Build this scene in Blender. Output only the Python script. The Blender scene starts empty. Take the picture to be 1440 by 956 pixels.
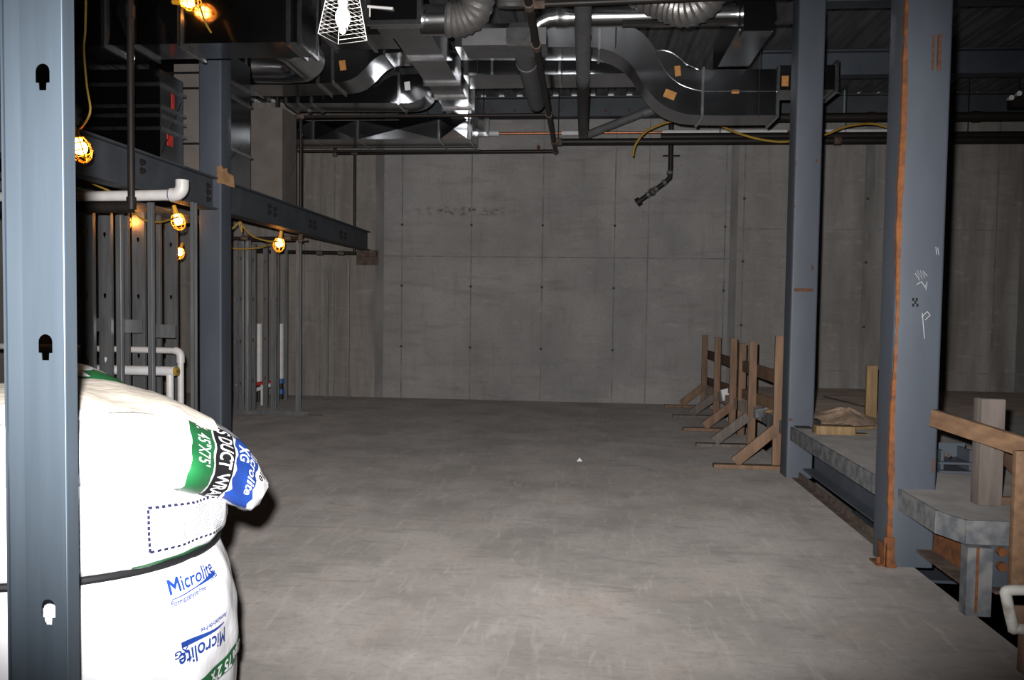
import bpy, bmesh, math, random
from mathutils import Vector, Matrix
random.seed(7)
SC = bpy.context.scene
COL = SC.collection
R = math.radians
# ------------------------------------------------------------------ camera model (1440 x 956)
F, CX, CY, H = 1120.0, 720.0, 478.0, 1.62
RU = Vector((0.99586709, 0.08973907, 0.01398702))
DN = Vector((0.01771409, -0.04087126, -0.99900738))
FW = Vector((-0.08907833, 0.99512634, -0.04229199))
EYE = Vector((0, 0, H))

def at(x, y, X=None, Y=None, z=None):
    d = RU*(x-CX) + DN*(y-CY) + FW*F
    t = X/d.x if X is not None else Y/d.y if Y is not None else (z-H)/d.z
    return EYE + d*t

cam = bpy.data.cameras.new('camera'); cam.sensor_width = 36; cam.lens = 36*F/1440
cam.clip_start = 0.05; cam.clip_end = 100
camo = bpy.data.objects.new('camera', cam); COL.objects.link(camo)
m = Matrix.Identity(4)
for i in range(3):
    m[i][0] = RU[i]; m[i][1] = -DN[i]; m[i][2] = -FW[i]; m[i][3] = EYE[i]
camo.matrix_world = m
SC.camera = camo

# ------------------------------------------------------------------ materials
def mat(name, c1, c2=None, scale=6, rough=.7, metal=0, bump=0, bscale=40, stretch=(1, 1, 1), spec=.5, lo=.35, hi=.65, detail=6, rvar=0, drough=0, bdet=4):
    M = bpy.data.materials.new(name); M.use_nodes = True
    nt = M.node_tree; b = nt.nodes['Principled BSDF']
    b.inputs['Roughness'].default_value = rough; b.inputs['Metallic'].default_value = metal
    b.inputs['Specular IOR Level'].default_value = spec
    if drough: b.inputs['Diffuse Roughness'].default_value = drough
    b.inputs['Base Color'].default_value = (*c1, 1)
    tc = nt.nodes.new('ShaderNodeNewGeometry'); mp = nt.nodes.new('ShaderNodeMapping')
    mp.inputs['Scale'].default_value = stretch
    nt.links.new(tc.outputs['Position'], mp.inputs['Vector'])
    if c2:
        n = nt.nodes.new('ShaderNodeTexNoise'); n.inputs['Scale'].default_value = scale; n.inputs['Detail'].default_value = detail
        nt.links.new(mp.outputs[0], n.inputs['Vector'])
        r = nt.nodes.new('ShaderNodeMapRange'); r.inputs['From Min'].default_value = lo; r.inputs['From Max'].default_value = hi
        nt.links.new(n.outputs['Fac'], r.inputs['Value'])
        mx = nt.nodes.new('ShaderNodeMix'); mx.data_type = 'RGBA'
        mx.inputs['A'].default_value = (*c1, 1); mx.inputs['B'].default_value = (*c2, 1)
        nt.links.new(r.outputs[0], mx.inputs['Factor']); nt.links.new(mx.outputs['Result'], b.inputs['Base Color'])
        if rvar:
            rr = nt.nodes.new('ShaderNodeMapRange'); rr.inputs['To Min'].default_value = rough-rvar; rr.inputs['To Max'].default_value = rough+rvar
            nt.links.new(n.outputs['Fac'], rr.inputs['Value']); nt.links.new(rr.outputs[0], b.inputs['Roughness'])
    if bump:
        n2 = nt.nodes.new('ShaderNodeTexNoise'); n2.inputs['Scale'].default_value = bscale; n2.inputs['Detail'].default_value = bdet
        nt.links.new(mp.outputs[0], n2.inputs['Vector'])
        bp = nt.nodes.new('ShaderNodeBump'); bp.inputs['Strength'].default_value = bump; bp.inputs['Distance'].default_value = .02
        nt.links.new(n2.outputs['Fac'], bp.inputs['Height']); nt.links.new(bp.outputs[0], b.inputs['Normal'])
    return M

def emis(name, c, s):
    M = bpy.data.materials.new(name); M.use_nodes = True; nt = M.node_tree
    b = nt.nodes['Principled BSDF']; b.inputs['Base Color'].default_value = (*c, 1)
    b.inputs['Emission Color'].default_value = (*c, 1); b.inputs['Emission Strength'].default_value = s
    return M

def wall_material():
    M = bpy.data.materials.new('formed_concrete'); M.use_nodes = True; nt = M.node_tree; L = nt.links.new
    b = nt.nodes['Principled BSDF']; b.inputs['Roughness'].default_value = .85; b.inputs['Specular IOR Level'].default_value = .2; b.inputs['Diffuse Roughness'].default_value = .6
    g = nt.nodes.new('ShaderNodeNewGeometry'); sx = nt.nodes.new('ShaderNodeSeparateXYZ'); L(g.outputs['Position'], sx.inputs[0])
    def noise(scale, st, det=5, rough=.55):
        mp = nt.nodes.new('ShaderNodeMapping'); mp.inputs['Scale'].default_value = st; L(g.outputs['Position'], mp.inputs['Vector'])
        n = nt.nodes.new('ShaderNodeTexNoise'); n.inputs['Scale'].default_value = scale; n.inputs['Detail'].default_value = det
        n.inputs['Roughness'].default_value = rough
        L(mp.outputs[0], n.inputs['Vector']); return n.outputs['Fac']
    def mr(v, a, c, d=0, e=1):
        n = nt.nodes.new('ShaderNodeMapRange'); L(v, n.inputs['Value'])
        for k, q in zip(('From Min', 'From Max', 'To Min', 'To Max'), (a, c, d, e)): n.inputs[k].default_value = q
        return n.outputs[0]
    def math_(op, a, c):
        n = nt.nodes.new('ShaderNodeMath'); n.operation = op
        for i, q in enumerate((a, c)):
            if isinstance(q, (int, float)): n.inputs[i].default_value = q
            else: L(q, n.inputs[i])
        return n.outputs[0]
    def mix(f, A, B, mode='MIX'):
        n = nt.nodes.new('ShaderNodeMix'); n.data_type = 'RGBA'; n.blend_type = mode
        L(f, n.inputs['Factor'])
        for k, q in (('A', A), ('B', B)):
            if isinstance(q, tuple): n.inputs[k].default_value = (*q, 1)
            else: L(q, n.inputs[k])
        return n.outputs['Result']
    base = mix(mr(noise(.9, (1, 1, 1)), .3, .7), (.35, .338, .328), (.235, .228, .222))
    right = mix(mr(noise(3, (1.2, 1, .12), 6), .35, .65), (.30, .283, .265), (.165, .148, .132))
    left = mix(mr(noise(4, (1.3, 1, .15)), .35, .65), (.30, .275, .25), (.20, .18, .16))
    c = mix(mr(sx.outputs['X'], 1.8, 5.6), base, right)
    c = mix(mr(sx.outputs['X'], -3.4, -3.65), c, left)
    c = mix(mr(noise(22, (1, 1, 1), 8, .7), .52, .75, 0, .45), c, (.15, .143, .135))
    c = mix(mr(noise(3.5, (.35, 1, 2.2), 8, .65), .52, .72, 0, .5), c, (.17, .162, .155))
    c = mix(mr(noise(6, (.6, 1, 1.6), 7, .6), .58, .75, 0, .4), c, (.42, .405, .39))
    c = mix(mr(noise(5, (1.5, 1, .18)), .55, .8, 0, .4), c, (.15, .14, .125))
    # flaked line left by a pour joint, and two pale scuffs
    zz = math_('SUBTRACT', 1, math_('MULTIPLY', math_('ABSOLUTE', math_('SUBTRACT', sx.outputs['Z'], 3.24), 0), 9))
    xx = math_('SUBTRACT', 1, math_('MULTIPLY', math_('ABSOLUTE', math_('SUBTRACT', sx.outputs['X'], -2.05), 0), .75))
    mk = math_('MULTIPLY', math_('MAXIMUM', zz, 0), math_('MAXIMUM', xx, 0))
    mk = math_('MULTIPLY', mk, mr(noise(5, (1.6, 1, 2.5), 8, .7), .46, .6))
    c = mix(mr(mk, .1, .5, 0, .75), c, (.07, .065, .06))
    L(c, b.inputs['Base Color'])
    bp = nt.nodes.new('ShaderNodeBump'); bp.inputs['Strength'].default_value = .25; bp.inputs['Distance'].default_value = .01
    L(noise(18, (1, 1, 1), 6), bp.inputs['Height']); L(bp.outputs[0], b.inputs['Normal'])
    return M

def floor_material():
    K = mat('trowelled_concrete', (.158, .146, .136), (.118, .109, .101), 1.3, .75, bump=.2, bscale=9, bdet=9, spec=.3, detail=10, drough=.85, lo=.38, hi=.62)
    nt = K.node_tree; L = nt.links.new; b = nt.nodes['Principled BSDF']; g = nt.nodes.new('ShaderNodeNewGeometry')
    prev = b.inputs['Base Color'].links[0].from_socket
    def layer(scale, st, lo, hi, amt, col, det=8, dist=0):
        nonlocal prev
        mp = nt.nodes.new('ShaderNodeMapping'); mp.inputs['Scale'].default_value = st; mp.inputs['Rotation'].default_value = (0, 0, .5*scale)
        L(g.outputs['Position'], mp.inputs['Vector'])
        n = nt.nodes.new('ShaderNodeTexNoise'); n.inputs['Scale'].default_value = scale; n.inputs['Detail'].default_value = det; n.inputs['Distortion'].default_value = dist
        L(mp.outputs[0], n.inputs['Vector'])
        m = nt.nodes.new('ShaderNodeMapRange'); m.inputs['From Min'].default_value = lo; m.inputs['From Max'].default_value = hi; m.inputs['To Max'].default_value = amt
        L(n.outputs['Fac'], m.inputs['Value'])
        x = nt.nodes.new('ShaderNodeMix'); x.data_type = 'RGBA'; L(m.outputs[0], x.inputs['Factor']); L(prev, x.inputs['A']); x.inputs['B'].default_value = (*col, 1); prev = x.outputs['Result']
    layer(3.1, (1, 1, 1), .5, .72, .55, (.092, .085, .079))            # cloudy dark patches
    layer(7.3, (.35, 1.6, 1), .55, .75, .6, (.08, .075, .072), dist=1.2)  # trowel arcs
    layer(9.1, (1.7, .3, 1), .56, .75, .5, (.205, .189, .177), dist=1)
    layer(2.2, (1, 1, 1), .55, .7, .35, (.165, .136, .115))              # brown dust
    layer(21, (1, 1, 1), .52, .75, .45, (.088, .083, .079), det=10)
    layer(17, (.5, 1.3, 1), .56, .78, .4, (.195, .181, .17), det=10, dist=.8)
    layer(60, (1, 1, 1), .55, .75, .45, (.088, .081, .075))
    L(prev, b.inputs['Base Color']); return K

M = {}
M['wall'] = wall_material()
M['wall_dark'] = mat('darker_concrete', (.20, .193, .184), (.135, .129, .122), 4, .9, stretch=(1, 1, .3))  # darker concrete colour for the flush vertical strips on the back wall
M['joint'] = mat('form_joint', (.135, .13, .125), (.225, .217, .208), 6, .9, stretch=(1, 1, .6))
M['hole'] = mat('tie_hole', (.06, .055, .05), rough=1)
M['floor'] = floor_material()
M['slab'] = mat('dusty_slab', (.15, .142, .134), (.105, .10, .097), 5, .85, drough=.5, detail=9)
M['slabedge'] = mat('mottled_slab_edge', (.155, .155, .153), (.075, .083, .094), 11, .8, lo=.4, hi=.6, detail=9)
M['joinstrip'] = mat('dark_floor_joint', (.07, .06, .05), rough=.9)
M['ramp'] = mat('brown_dirty_concrete', (.125, .098, .08), (.085, .065, .053), 2.5, .9, drough=1)
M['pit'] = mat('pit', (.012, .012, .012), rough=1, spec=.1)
M['deck'] = mat('galvanised_deck', (.17, .17, .175), (.11, .11, .112), 4, .55, .35, stretch=(2, .4, 1))
M['closure'] = mat('bright_galvanised', (.85, .87, .88), (.6, .62, .63), 30, .4, .6)
M['duct'] = mat('duct_sheet_metal', (.36, .375, .39), (.29, .30, .315), 2.5, .17, 1, bump=.07, bscale=2.2, bdet=1, rvar=.05)
M['flange'] = mat('flange_metal', (.74, .75, .76), (.55, .56, .57), 14, .24, 1, bump=.10, bscale=12)
M['roundduct'] = mat('spiral_metal', (.62, .63, .64), (.5, .5, .5), 5, .22, 1)
M['flex'] = mat('flexible_foil', (.30, .29, .28), (.22, .21, .2), 8, .42, .7, bump=.2, bscale=30)
M['tag'] = mat('orange_tag', (.44, .20, .045), (.34, .145, .03), 20, .7)
M['red'] = mat('red_tape', (.5, .03, .02), (.4, .02, .02), 9, .6)
M['steel'] = mat('blue_grey_primer', (.066, .077, .094), (.050, .060, .075), 3, .55, .0, stretch=(1, 1, .3), spec=.4)
M['beam'] = mat('dark_grey_primer', (.060, .068, .078), (.045, .050, .058), 4, .6, spec=.35)
M['steeld'] = mat('black_steel', (.014, .013, .0125), (.02, .015, .012), 12, .5, spec=.3)
M['rust'] = mat('rust', (.17, .058, .014), (.085, .03, .010), 18, .9)
M['rustp'] = mat('rust_patch', (.11, .045, .025), (.06, .03, .02), 30, .9)
M['board'] = mat('torn_board', (.24, .135, .06), (.15, .08, .035), 14, .9)
M['brown'] = mat('brown_board', (.135, .118, .104), (.105, .093, .083), 4, .8)
M['rustd'] = mat('dark_rust', (.06, .034, .022), (.115, .088, .07), 12, .9)
M['pipe'] = mat('black_iron_pipe', (.013, .012, .0115), (.020, .0145, .0115), 7, .5, spec=.3)
M['greypipe'] = mat('grey_pipe', (.125, .125, .128), (.10, .10, .102), 6, .55)
M['wood'] = mat('pine_lumber', (.20, .118, .068), (.125, .072, .042), 5, .75, stretch=(3, 3, .5), detail=8)
M['woodo'] = mat('orange_lumber', (.21, .122, .066), (.135, .075, .04), 5, .75, stretch=(4, 1.2, 4), detail=8)
M['woodg'] = mat('weathered_lumber', (.145, .12, .105), (.095, .078, .066), 6, .85, stretch=(3, 3, .4))
M['woody'] = mat('yellow_lumber', (.24, .158, .072), (.165, .10, .045), 6, .75, stretch=(3, 3, .4))
M['woodd'] = mat('dark_lumber', (.13, .075, .045), (.09, .05, .03), 6, .8)
M['sand'] = mat('sand', (.40, .28, .19), (.28, .2, .14), 14, 1, bump=.6, bscale=60)
M['pvc'] = mat('white_pvc', (.62, .60, .58), (.54, .52, .50), 8, .4)
M['insul'] = mat('white_insulation', (.66, .66, .66), (.58, .58, .58), 9, .6)
M['copper'] = mat('copper', (.55, .22, .11), (.4, .14, .07), 9, .4, .9)
M['yellow'] = mat('yellow_cable', (.38, .24, .035), (.30, .18, .025), 9, .5)
M['cage'] = mat('yellow_guard_plastic', (.9, .42, .03), rough=.5)
M['stud'] = mat('galvanised_stud', (.118, .152, .188), (.098, .127, .158), 8, .42, .8, stretch=(4, 4, .25), rvar=.05)
M['stud2'] = mat('galvanised_framing', (.30, .305, .31), (.22, .225, .23), 8, .42, .75, stretch=(3, 3, .3))
M['bag'] = mat('white_plastic_wrap', (.60, .60, .625), (.56, .56, .585), 5, .35, bump=.3, bscale=9)
M['cream'] = mat('cream_paper', (.62, .56, .47), (.56, .50, .42), 5, .85, bump=.3, bscale=12)
M['blue'] = mat('blue_ink', (.006, .034, .19), rough=.5)
M['green'] = mat('green_ink', (.006, .085, .024), rough=.5)
M['black'] = mat('black_ink', (.006, .006, .007), rough=.6, spec=.2)
M['grey'] = mat('grey_ink', (.16, .165, .18), rough=.5)
M['navy'] = mat('navy_ink', (.008, .009, .035), rough=.5)
M['chalk'] = mat('chalk', (.34, .34, .35), rough=1)
M['bulb'] = emis('warm_bulb', (1, .44, .085), 32)
M['hid'] = emis('white_lamp_bulb', (1, .93, .86), 9)
M['wire'] = mat('white_wire', (.9, .88, .84), rough=.35)
M['emwhite'] = mat('white_lamp_head', (.8, .8, .8), rough=.4)
M['dirty'] = mat('dusty_plastic', (.42, .41, .38), (.2, .15, .11), 11, .8, lo=.5, hi=.7)
M['tealclamp'] = mat('teal_saddle', (.18, .27, .27), rough=.6)
M['bluetape'] = mat('blue_coupling', (.02, .1, .35), rough=.5)

# ------------------------------------------------------------------ mesh builder
class MB:
    def __init__(s): s.v = []; s.f = []; s.mi = []; s.rods = []
    def add(s, vs, fs, m=0):
        o = len(s.v); s.v += [Vector(p) for p in vs]
        for f in fs: s.f.append([i+o for i in f]); s.mi.append(m)
        return s
    def box(s, x0, x1, y0, y1, z0, z1, m=0):
        if x0 > x1: x0, x1 = x1, x0
        if y0 > y1: y0, y1 = y1, y0
        if z0 > z1: z0, z1 = z1, z0
        v = [(x, y, z) for z in (z0, z1) for y in (y0, y1) for x in (x0, x1)]
        return s.add(v, [(0, 2, 3, 1), (4, 5, 7, 6), (0, 1, 5, 4), (2, 6, 7, 3), (0, 4, 6, 2), (1, 3, 7, 5)], m)
    def bar(s, p, q, w, h, up=(0, 0, 1), m=0):
        p, q = Vector(p), Vector(q); d = (q-p).normalized(); u = Vector(up)
        a = d.cross(u)
        if a.length < 1e-4: a = d.cross(Vector((0, 1, 0)))
        a.normalize(); u = a.cross(d).normalized()
        v = [c + a*(w/2*i) + u*(h/2*j) for c in (p, q) for i, j in ((-1, -1), (1, -1), (1, 1), (-1, 1))]
        return s.add(v, [(3, 2, 1, 0), (4, 5, 6, 7), (0, 1, 5, 4), (1, 2, 6, 5), (2, 3, 7, 6), (3, 0, 4, 7)], m)
    def tube(s, pts, r, seg=12, caps=True, m=0, closed=False, flat=1.0):
        pts = [Vector(p) for p in pts]; n = len(pts)
        rr = r if isinstance(r, (list, tuple)) else [r]*n
        ta = []
        for i in range(n):
            if closed: d = pts[(i+1) % n]-pts[i-1]
            else: d = (pts[min(i+1, n-1)]-pts[max(i-1, 0)])
            if 0 < i < n-1 or closed:
                d = (pts[i]-pts[i-1]).normalized()+(pts[(i+1) % n]-pts[i]).normalized()
            ta.append(d.normalized())
        a = ta[0].cross(Vector((0, 0, 1)))
        if a.length < .05: a = ta[0].cross(Vector((0, 1, 0)))
        a.normalize(); o = len(s.v)
        for i in range(n):
            a = (a - ta[i]*a.dot(ta[i])).normalized(); b = ta[i].cross(a)
            k = 1.0
            if 0 < i < n-1 or closed:
                c = (pts[i]-pts[i-1]).normalized().dot(ta[i]); k = 1/max(c, .5)
                sd = ((pts[(i+1) % n]-pts[i]).normalized()-(pts[i]-pts[i-1]).normalized())
                sd = sd.normalized() if sd.length > 1e-6 else None
            else: sd = None
            for j in range(seg):
                t = 2*math.pi*j/seg; off = a*math.cos(t)+b*(math.sin(t)*flat)
                if sd is not None: off = off + sd*(off.dot(sd)*(k-1))
                s.v.append(pts[i]+off*rr[i])
        for i in range(n if closed else n-1):
            i2 = (i+1) % n
            for j in range(seg):
                j2 = (j+1) % seg
                s.f.append([o+i*seg+j, o+i*seg+j2, o+i2*seg+j2, o+i2*seg+j]); s.mi.append(m)
        if caps and not closed:
            s.f.append([o+j for j in reversed(range(seg))]); s.mi.append(m)
            s.f.append([o+(n-1)*seg+j for j in range(seg)]); s.mi.append(m)
        return s
    def prism(s, poly, vec, m=0):
        vec = Vector(vec); n = len(poly); P = [Vector(p) for p in poly]
        fs = [list(range(n)), [n+i for i in reversed(range(n))]]
        fs += [[i, n+i, n+(i+1) % n, (i+1) % n] for i in range(n)]
        return s.add(P+[p+vec for p in P], fs, m)
    def ball(s, c, r, seg=12, rings=8, m=0, sc=(1, 1, 1)):
        c = Vector(c); v = [c+Vector((0, 0, r*sc[2]))]
        for i in range(1, rings):
            p = math.pi*i/rings
            for j in range(seg):
                t = 2*math.pi*j/seg
                v.append(c+Vector((r*sc[0]*math.sin(p)*math.cos(t), r*sc[1]*math.sin(p)*math.sin(t), r*sc[2]*math.cos(p))))
        v.append(c-Vector((0, 0, r*sc[2]))); f = []
        for j in range(seg):
            f.append((0, 1+j, 1+(j+1) % seg)); k = 1+(rings-2)*seg
            f.append((len(v)-1, k+(j+1) % seg, k+j))
            for i in range(rings-2):
                a = 1+i*seg; f.append((a+j, a+seg+j, a+seg+(j+1) % seg, a+(j+1) % seg))
        return s.add(v, f, m)
    def build(s, name, mats, parent=None, loc=None, bev=0, smooth=True):
        if s.rods:
            rods, s.rods = s.rods, []
            for p, q, rad in rods: c = MB(); c.tube([p, q], rad, 6); c.build(name, mats, parent)
            return None
        o0 = Vector(loc) if loc is not None else (root_loc(parent) if parent else Vector((0, 0, 0)))
        me = bpy.data.meshes.new(name)
        me.from_pydata([tuple(p-o0) for p in s.v], [], s.f)
        if isinstance(mats, str): mats = [mats]
        for k in mats: me.materials.append(M[k])
        me.polygons.foreach_set('material_index', s.mi)
        bm = bmesh.new(); bm.from_mesh(me); bmesh.ops.recalc_face_normals(bm, faces=bm.faces)
        if bev:
            ed = [e for e in bm.edges if len(e.link_faces) == 2 and e.calc_face_angle(0) > .9]
            bmesh.ops.bevel(bm, geom=ed, offset=bev, segments=2, affect='EDGES', profile=.5, clamp_overlap=True)
        bm.to_mesh(me); bm.free()
        if smooth:
            me.polygons.foreach_set('use_smooth', [True]*len(me.polygons)); me.set_sharp_from_angle(angle=R(38))
        ob = bpy.data.objects.new(name, me); COL.objects.link(ob)
        if parent: ob.parent = parent
        if loc is not None: ob.location = o0
        return ob

def root_loc(o):
    v = Vector((0, 0, 0))
    while o: v = v+o.location; o = o.parent
    return v

def tag(o, label, cat, group=None):
    o['label'] = label; o['category'] = cat
    if group: o['group'] = group
    return o
def thing(name, label, cat, loc, group=None):
    o = bpy.data.objects.new(name, None); COL.objects.link(o); o.location = loc; o.empty_display_size = .1
    return tag(o, label, cat, group)
def struct(o): o['kind'] = 'structure'; return o
def crom(P, n=6):
    P = [Vector(p) for p in P]; out = []
    for i in range(len(P)-1):
        p0 = P[max(i-1, 0)]; p1 = P[i]; p2 = P[i+1]; p3 = P[min(i+2, len(P)-1)]
        for k in range(n):
            t = k/n
            out.append(.5*((2*p1)+(p2-p0)*t+(2*p0-5*p1+4*p2-p3)*t*t+(3*p1-p0-3*p2+p3)*t**3))
    return out+[P[-1]]
def plate2d(loops, ext):
    """flat sheet with holes: first loop the outline, the others holes; returns verts, faces with thickness ext along z"""
    cu = bpy.data.curves.new('tmp', 'CURVE'); cu.dimensions = '2D'; cu.fill_mode = 'BOTH'; cu.extrude = ext/2
    for lp in loops:
        sp = cu.splines.new('POLY'); sp.points.add(len(lp)-1)
        for p, q in zip(sp.points, lp): p.co = (q[0], q[1], 0, 1)
        sp.use_cyclic_u = True
    ob = bpy.data.objects.new('tmp', cu); COL.objects.link(ob)
    me = bpy.data.meshes.new_from_object(ob)
    v = [tuple(p.co) for p in me.vertices]; f = [list(p.vertices) for p in me.polygons]
    bpy.data.objects.remove(ob); bpy.data.meshes.remove(me); bpy.data.curves.remove(cu)
    return v, f
def text2d(s, bold=.0, shear=0.0, spacing=1.0):
    big_m = s[0] == 'M' and len(s) > 1          # capital drawn stroke by stroke
    cu = bpy.data.curves.new('tmp', 'FONT'); cu.body = s[1:] if big_m else s; cu.offset = bold; cu.shear = shear; cu.space_character = spacing
    cu.resolution_u = 3; cu.fill_mode = 'FRONT'
    ob = bpy.data.objects.new('tmp', cu); COL.objects.link(ob)
    me = bpy.data.meshes.new_from_object(ob)
    v = [(p.co.x, p.co.y) for p in me.vertices]; f = [list(p.vertices) for p in me.polygons]
    bpy.data.objects.remove(ob); bpy.data.meshes.remove(me); bpy.data.curves.remove(cu)
    if big_m:
        a = min(p[0] for p in v)-.10; w = .74; k = .15; c = .70; o = len(v)
        for q in ([(0, 0), (k, 0), (k, c), (0, c)], [(w-k, 0), (w, 0), (w, c), (w-k, c)], [(k, c), (k, c*.62), (w/2, .16), (w/2, .42)], [(w-k, c), (w/2, .42), (w/2, .16), (w-k, c*.62)]):
            f.append([len(v)+i for i in range(4)]); v += [(a-w+p[0], p[1]) for p in q]
    x0 = min(p[0] for p in v); x1 = max(p[0] for p in v)
    return [((p[0]-x0)/(x1-x0), p[1]) for p in v], f, x1-x0     # u in 0..1, cap height about .7

# ================================================================== SETTING
XE = 2.10           # edge of the main floor on the right
XL, XR, YB, YF, ZC = -9.0, 9.5, 13.6, -5.0, 5.10
b = MB()
b.prism([(XL, YF, 0), (XR, YF, 0), (XR, 3.75, 0), (XE+.02, 3.75, 0), (XE, YB, 0), (XL, YB, 0)], (0, 0, -.16))
struct(b.build('floor', 'floor', smooth=False))
b = MB()
b.box(XL, XR, YB, YB+.3, -3, 5.4)
def px2x(px, yy=400): return at(px, yy, Y=YB).x
XJ = [px2x(565), px2x(662), px2x(762), px2x(863), px2x(910), px2x(1019, 350), px2x(1045, 350), px2x(1156, 350), px2x(1218, 350), px2x(1331, 350), px2x(1400, 350), px2x(450), px2x(470), px2x(428)]
for x in XJ: b.box(x-.010, x+.010, YB-.007, YB, 0, 5.1, 1)
b.box(-3.5, 2.5, YB-.006, YB, 2.452, 2.47, 1)
b.box(2.5, XR, YB-.006, YB, 2.952, 2.968, 1)
b.box(2.5, XR, YB-.006, YB, .62, .634, 1)
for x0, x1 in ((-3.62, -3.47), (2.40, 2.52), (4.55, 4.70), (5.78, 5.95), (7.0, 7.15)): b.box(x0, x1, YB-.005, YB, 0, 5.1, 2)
for x in XJ[:4]:
    for z in (.9, 1.95, 3.0): b.tube([(x, YB-.012, z), (x, YB+.01, z)], .024, 10, m=3)
for x in (XJ[5],):
    for z in (1.93, 2.99): b.tube([(x, YB-.012, z), (x, YB+.01, z)], .022, 10, m=3)
for x in (XJ[6], XJ[8], XJ[9]):
    for z in (1.36, 2.42, 3.46): b.tube([(x, YB-.012, z), (x, YB+.01, z)], .024, 10, m=3)
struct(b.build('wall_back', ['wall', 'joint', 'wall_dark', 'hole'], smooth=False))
b = MB(); b.box(XL-.3, XL, YF, YB, -3, 5.4); struct(b.build('wall_left', 'wall', smooth=False))
b = MB(); b.box(XR, XR+.3, YF, YB, -3, 5.4); struct(b.build('wall_right', 'wall', smooth=False))
b = MB(); b.box(XL, XR, YF-.3, YF, -3, 5.4); struct(b.build('wall_front', 'wall', smooth=False))
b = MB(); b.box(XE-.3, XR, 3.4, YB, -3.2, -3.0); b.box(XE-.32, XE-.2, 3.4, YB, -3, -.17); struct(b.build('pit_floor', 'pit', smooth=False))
# ribbed steel deck overhead
b = MB(); p = .305; prof = []
x = XL
while x < XR:
    prof += [(x, ZC), (x+.07, ZC), (x+.08, ZC+.014), (x+.10, ZC+.014), (x+.11, ZC), (x+.17, ZC), (x+.195, ZC+.075), (x+.28, ZC+.075)]; x += p
n = len(prof)
b.add([(q[0], YF, q[1]) for q in prof]+[(q[0], YB, q[1]) for q in prof], [(i, i+1, n+i+1, n+i) for i in range(n-1)])
b.box(XL, XR, YF, YB, ZC+.09, ZC+.25)
x = XL
while x < XR:      # rib closures along the back wall
    b.box(x+.185, x+.30, YB-.06, YB-.05, ZC-.005, ZC+.08, 1); x += p
struct(b.build('ceiling', ['deck', 'closure'], smooth=False))
# raised floor beyond the joint on the right
b = MB()
zt = .5
b.prism([(2.02, 8.25, zt), (2.02, 4.66, zt), (2.09, 4.48, zt), (XR, 4.48, zt), (XR, 9.1, zt), (2.02, 9.1, zt)], (0, 0, -.13), 0)
b.prism([(2.0, 9.1, zt), (XR, 9.1, zt), (XR, YB, .335), (2.0, YB, .335)], (0, 0, -.13), 1)
b.bar((2.013, 4.66, zt-.066), (2.013, 9.1, zt-.066), .02, .13, m=2)
b.bar((2.013, 4.67, zt-.066), (2.085, 4.475, zt-.066), .02, .13, m=2)
b.bar((2.08, 4.473, zt-.066), (XR, 4.473, zt-.066), .02, .13, m=2)
b.bar((3.38, 9.1, .492), (3.36, 11.4, .415), .03, .03, m=3)
struct(b.build('raised_floor', ['slab', 'ramp', 'slabedge', 'joinstrip'], smooth=False))

# ================================================================== STEEL FRAME
def hss(x0, x1, y0, y1, z0, z1, name, label, extra=None):
    t = thing(name, label, 'column', ((x0+x1)/2, (y0+y1)/2, z0))
    b = MB(); r = .02; P = []
    for cx, cy, a0 in ((x1-r, y1-r, 0), (x0+r, y1-r, 90), (x0+r, y0+r, 180), (x1-r, y0+r, 270)):
        for k in range(5): P.append((cx+r*math.cos(R(a0+k*22.5)), cy+r*math.sin(R(a0+k*22.5)), z0))
    b.prism(P, (0, 0, z1-z0))
    b.build('shaft', 'steel', t); return t
cL = hss(-3.905, -3.665, 7.80, 8.04, 0, ZC, 'steel_column', 'grey steel column carrying the low beam on the left')
b = MB(); b.prism([at(px, py, Y=7.788) for px, py in ((305, 234), (311, 232), (314, 238), (319, 236), (320, 243), (328, 247), (330, 264), (322, 262), (316, 259), (305, 257))], (0, .010, 0)); b.build('torn_board', 'board', cL)['label'] = 'torn brown board stuck to the column'
cF = hss(1.975, 2.225, 7.85, 8.10, 0, ZC, 'steel_column', 'blue grey steel column farther back at the slab end, with a rust band')
b = MB()
q0 = at(1117, 405, Y=7.845); q1 = at(1144, 410, Y=7.845); b.box(q0.x, q1.x, 7.846, 7.852, q1.z, q0.z)
for px, py, w, h in ((1117, 230, 4, 7), (1149, 226, 3, 4), (1115, 290, 3, 3), (1143, 376, 3, 7), (1112, 590, 5, 3)):
    q = at(px, py, Y=7.845); k = 7.85/1120; b.box(max(q.x-w*k/2, 1.99), min(q.x+w*k/2, 2.21), 7.846, 7.852, q.z-h*k/2, q.z+h*k/2)
b.build('rust_patches', 'rustp', cF)
cN = hss(1.945, 2.235, 5.20, 5.45, 0, ZC, 'steel_column', 'nearest blue grey steel column on the right with a long orange rust seam')
b = MB(); zs = [0+.06*i for i in range(85)]; random.seed(3); vs = []
for i, z in enumerate(zs):
    w = .0125+.005*math.sin(z*3.1)+random.uniform(-.003, .003); o = .004*math.sin(z*5)
    vs += [(1.957+o-w, 5.197, z), (1.957+o+w, 5.194, z), (1.957+o-w, 5.225, z), (1.957+o+w, 5.225, z)]
f = []
for i in range(len(zs)-1):
    a = 4*i; f += [(a, a+1, a+5, a+4), (a+1, a+3, a+7, a+5), (a+2, a, a+4, a+6)]
b.add(vs, f); b.build('rusty_weld_seam', 'rust', cN)['label'] = 'orange rusty weld seam'
b = MB()
def px_box(b, px, py, w, h, Y, th=.005, m=0):
    q = at(px, py, Y=Y); k = Y/1120; b.box(q.x-w*k/2, q.x+w*k/2, Y-th, Y+.002, q.z-h*k/2, q.z+h*k/2, m)
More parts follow.
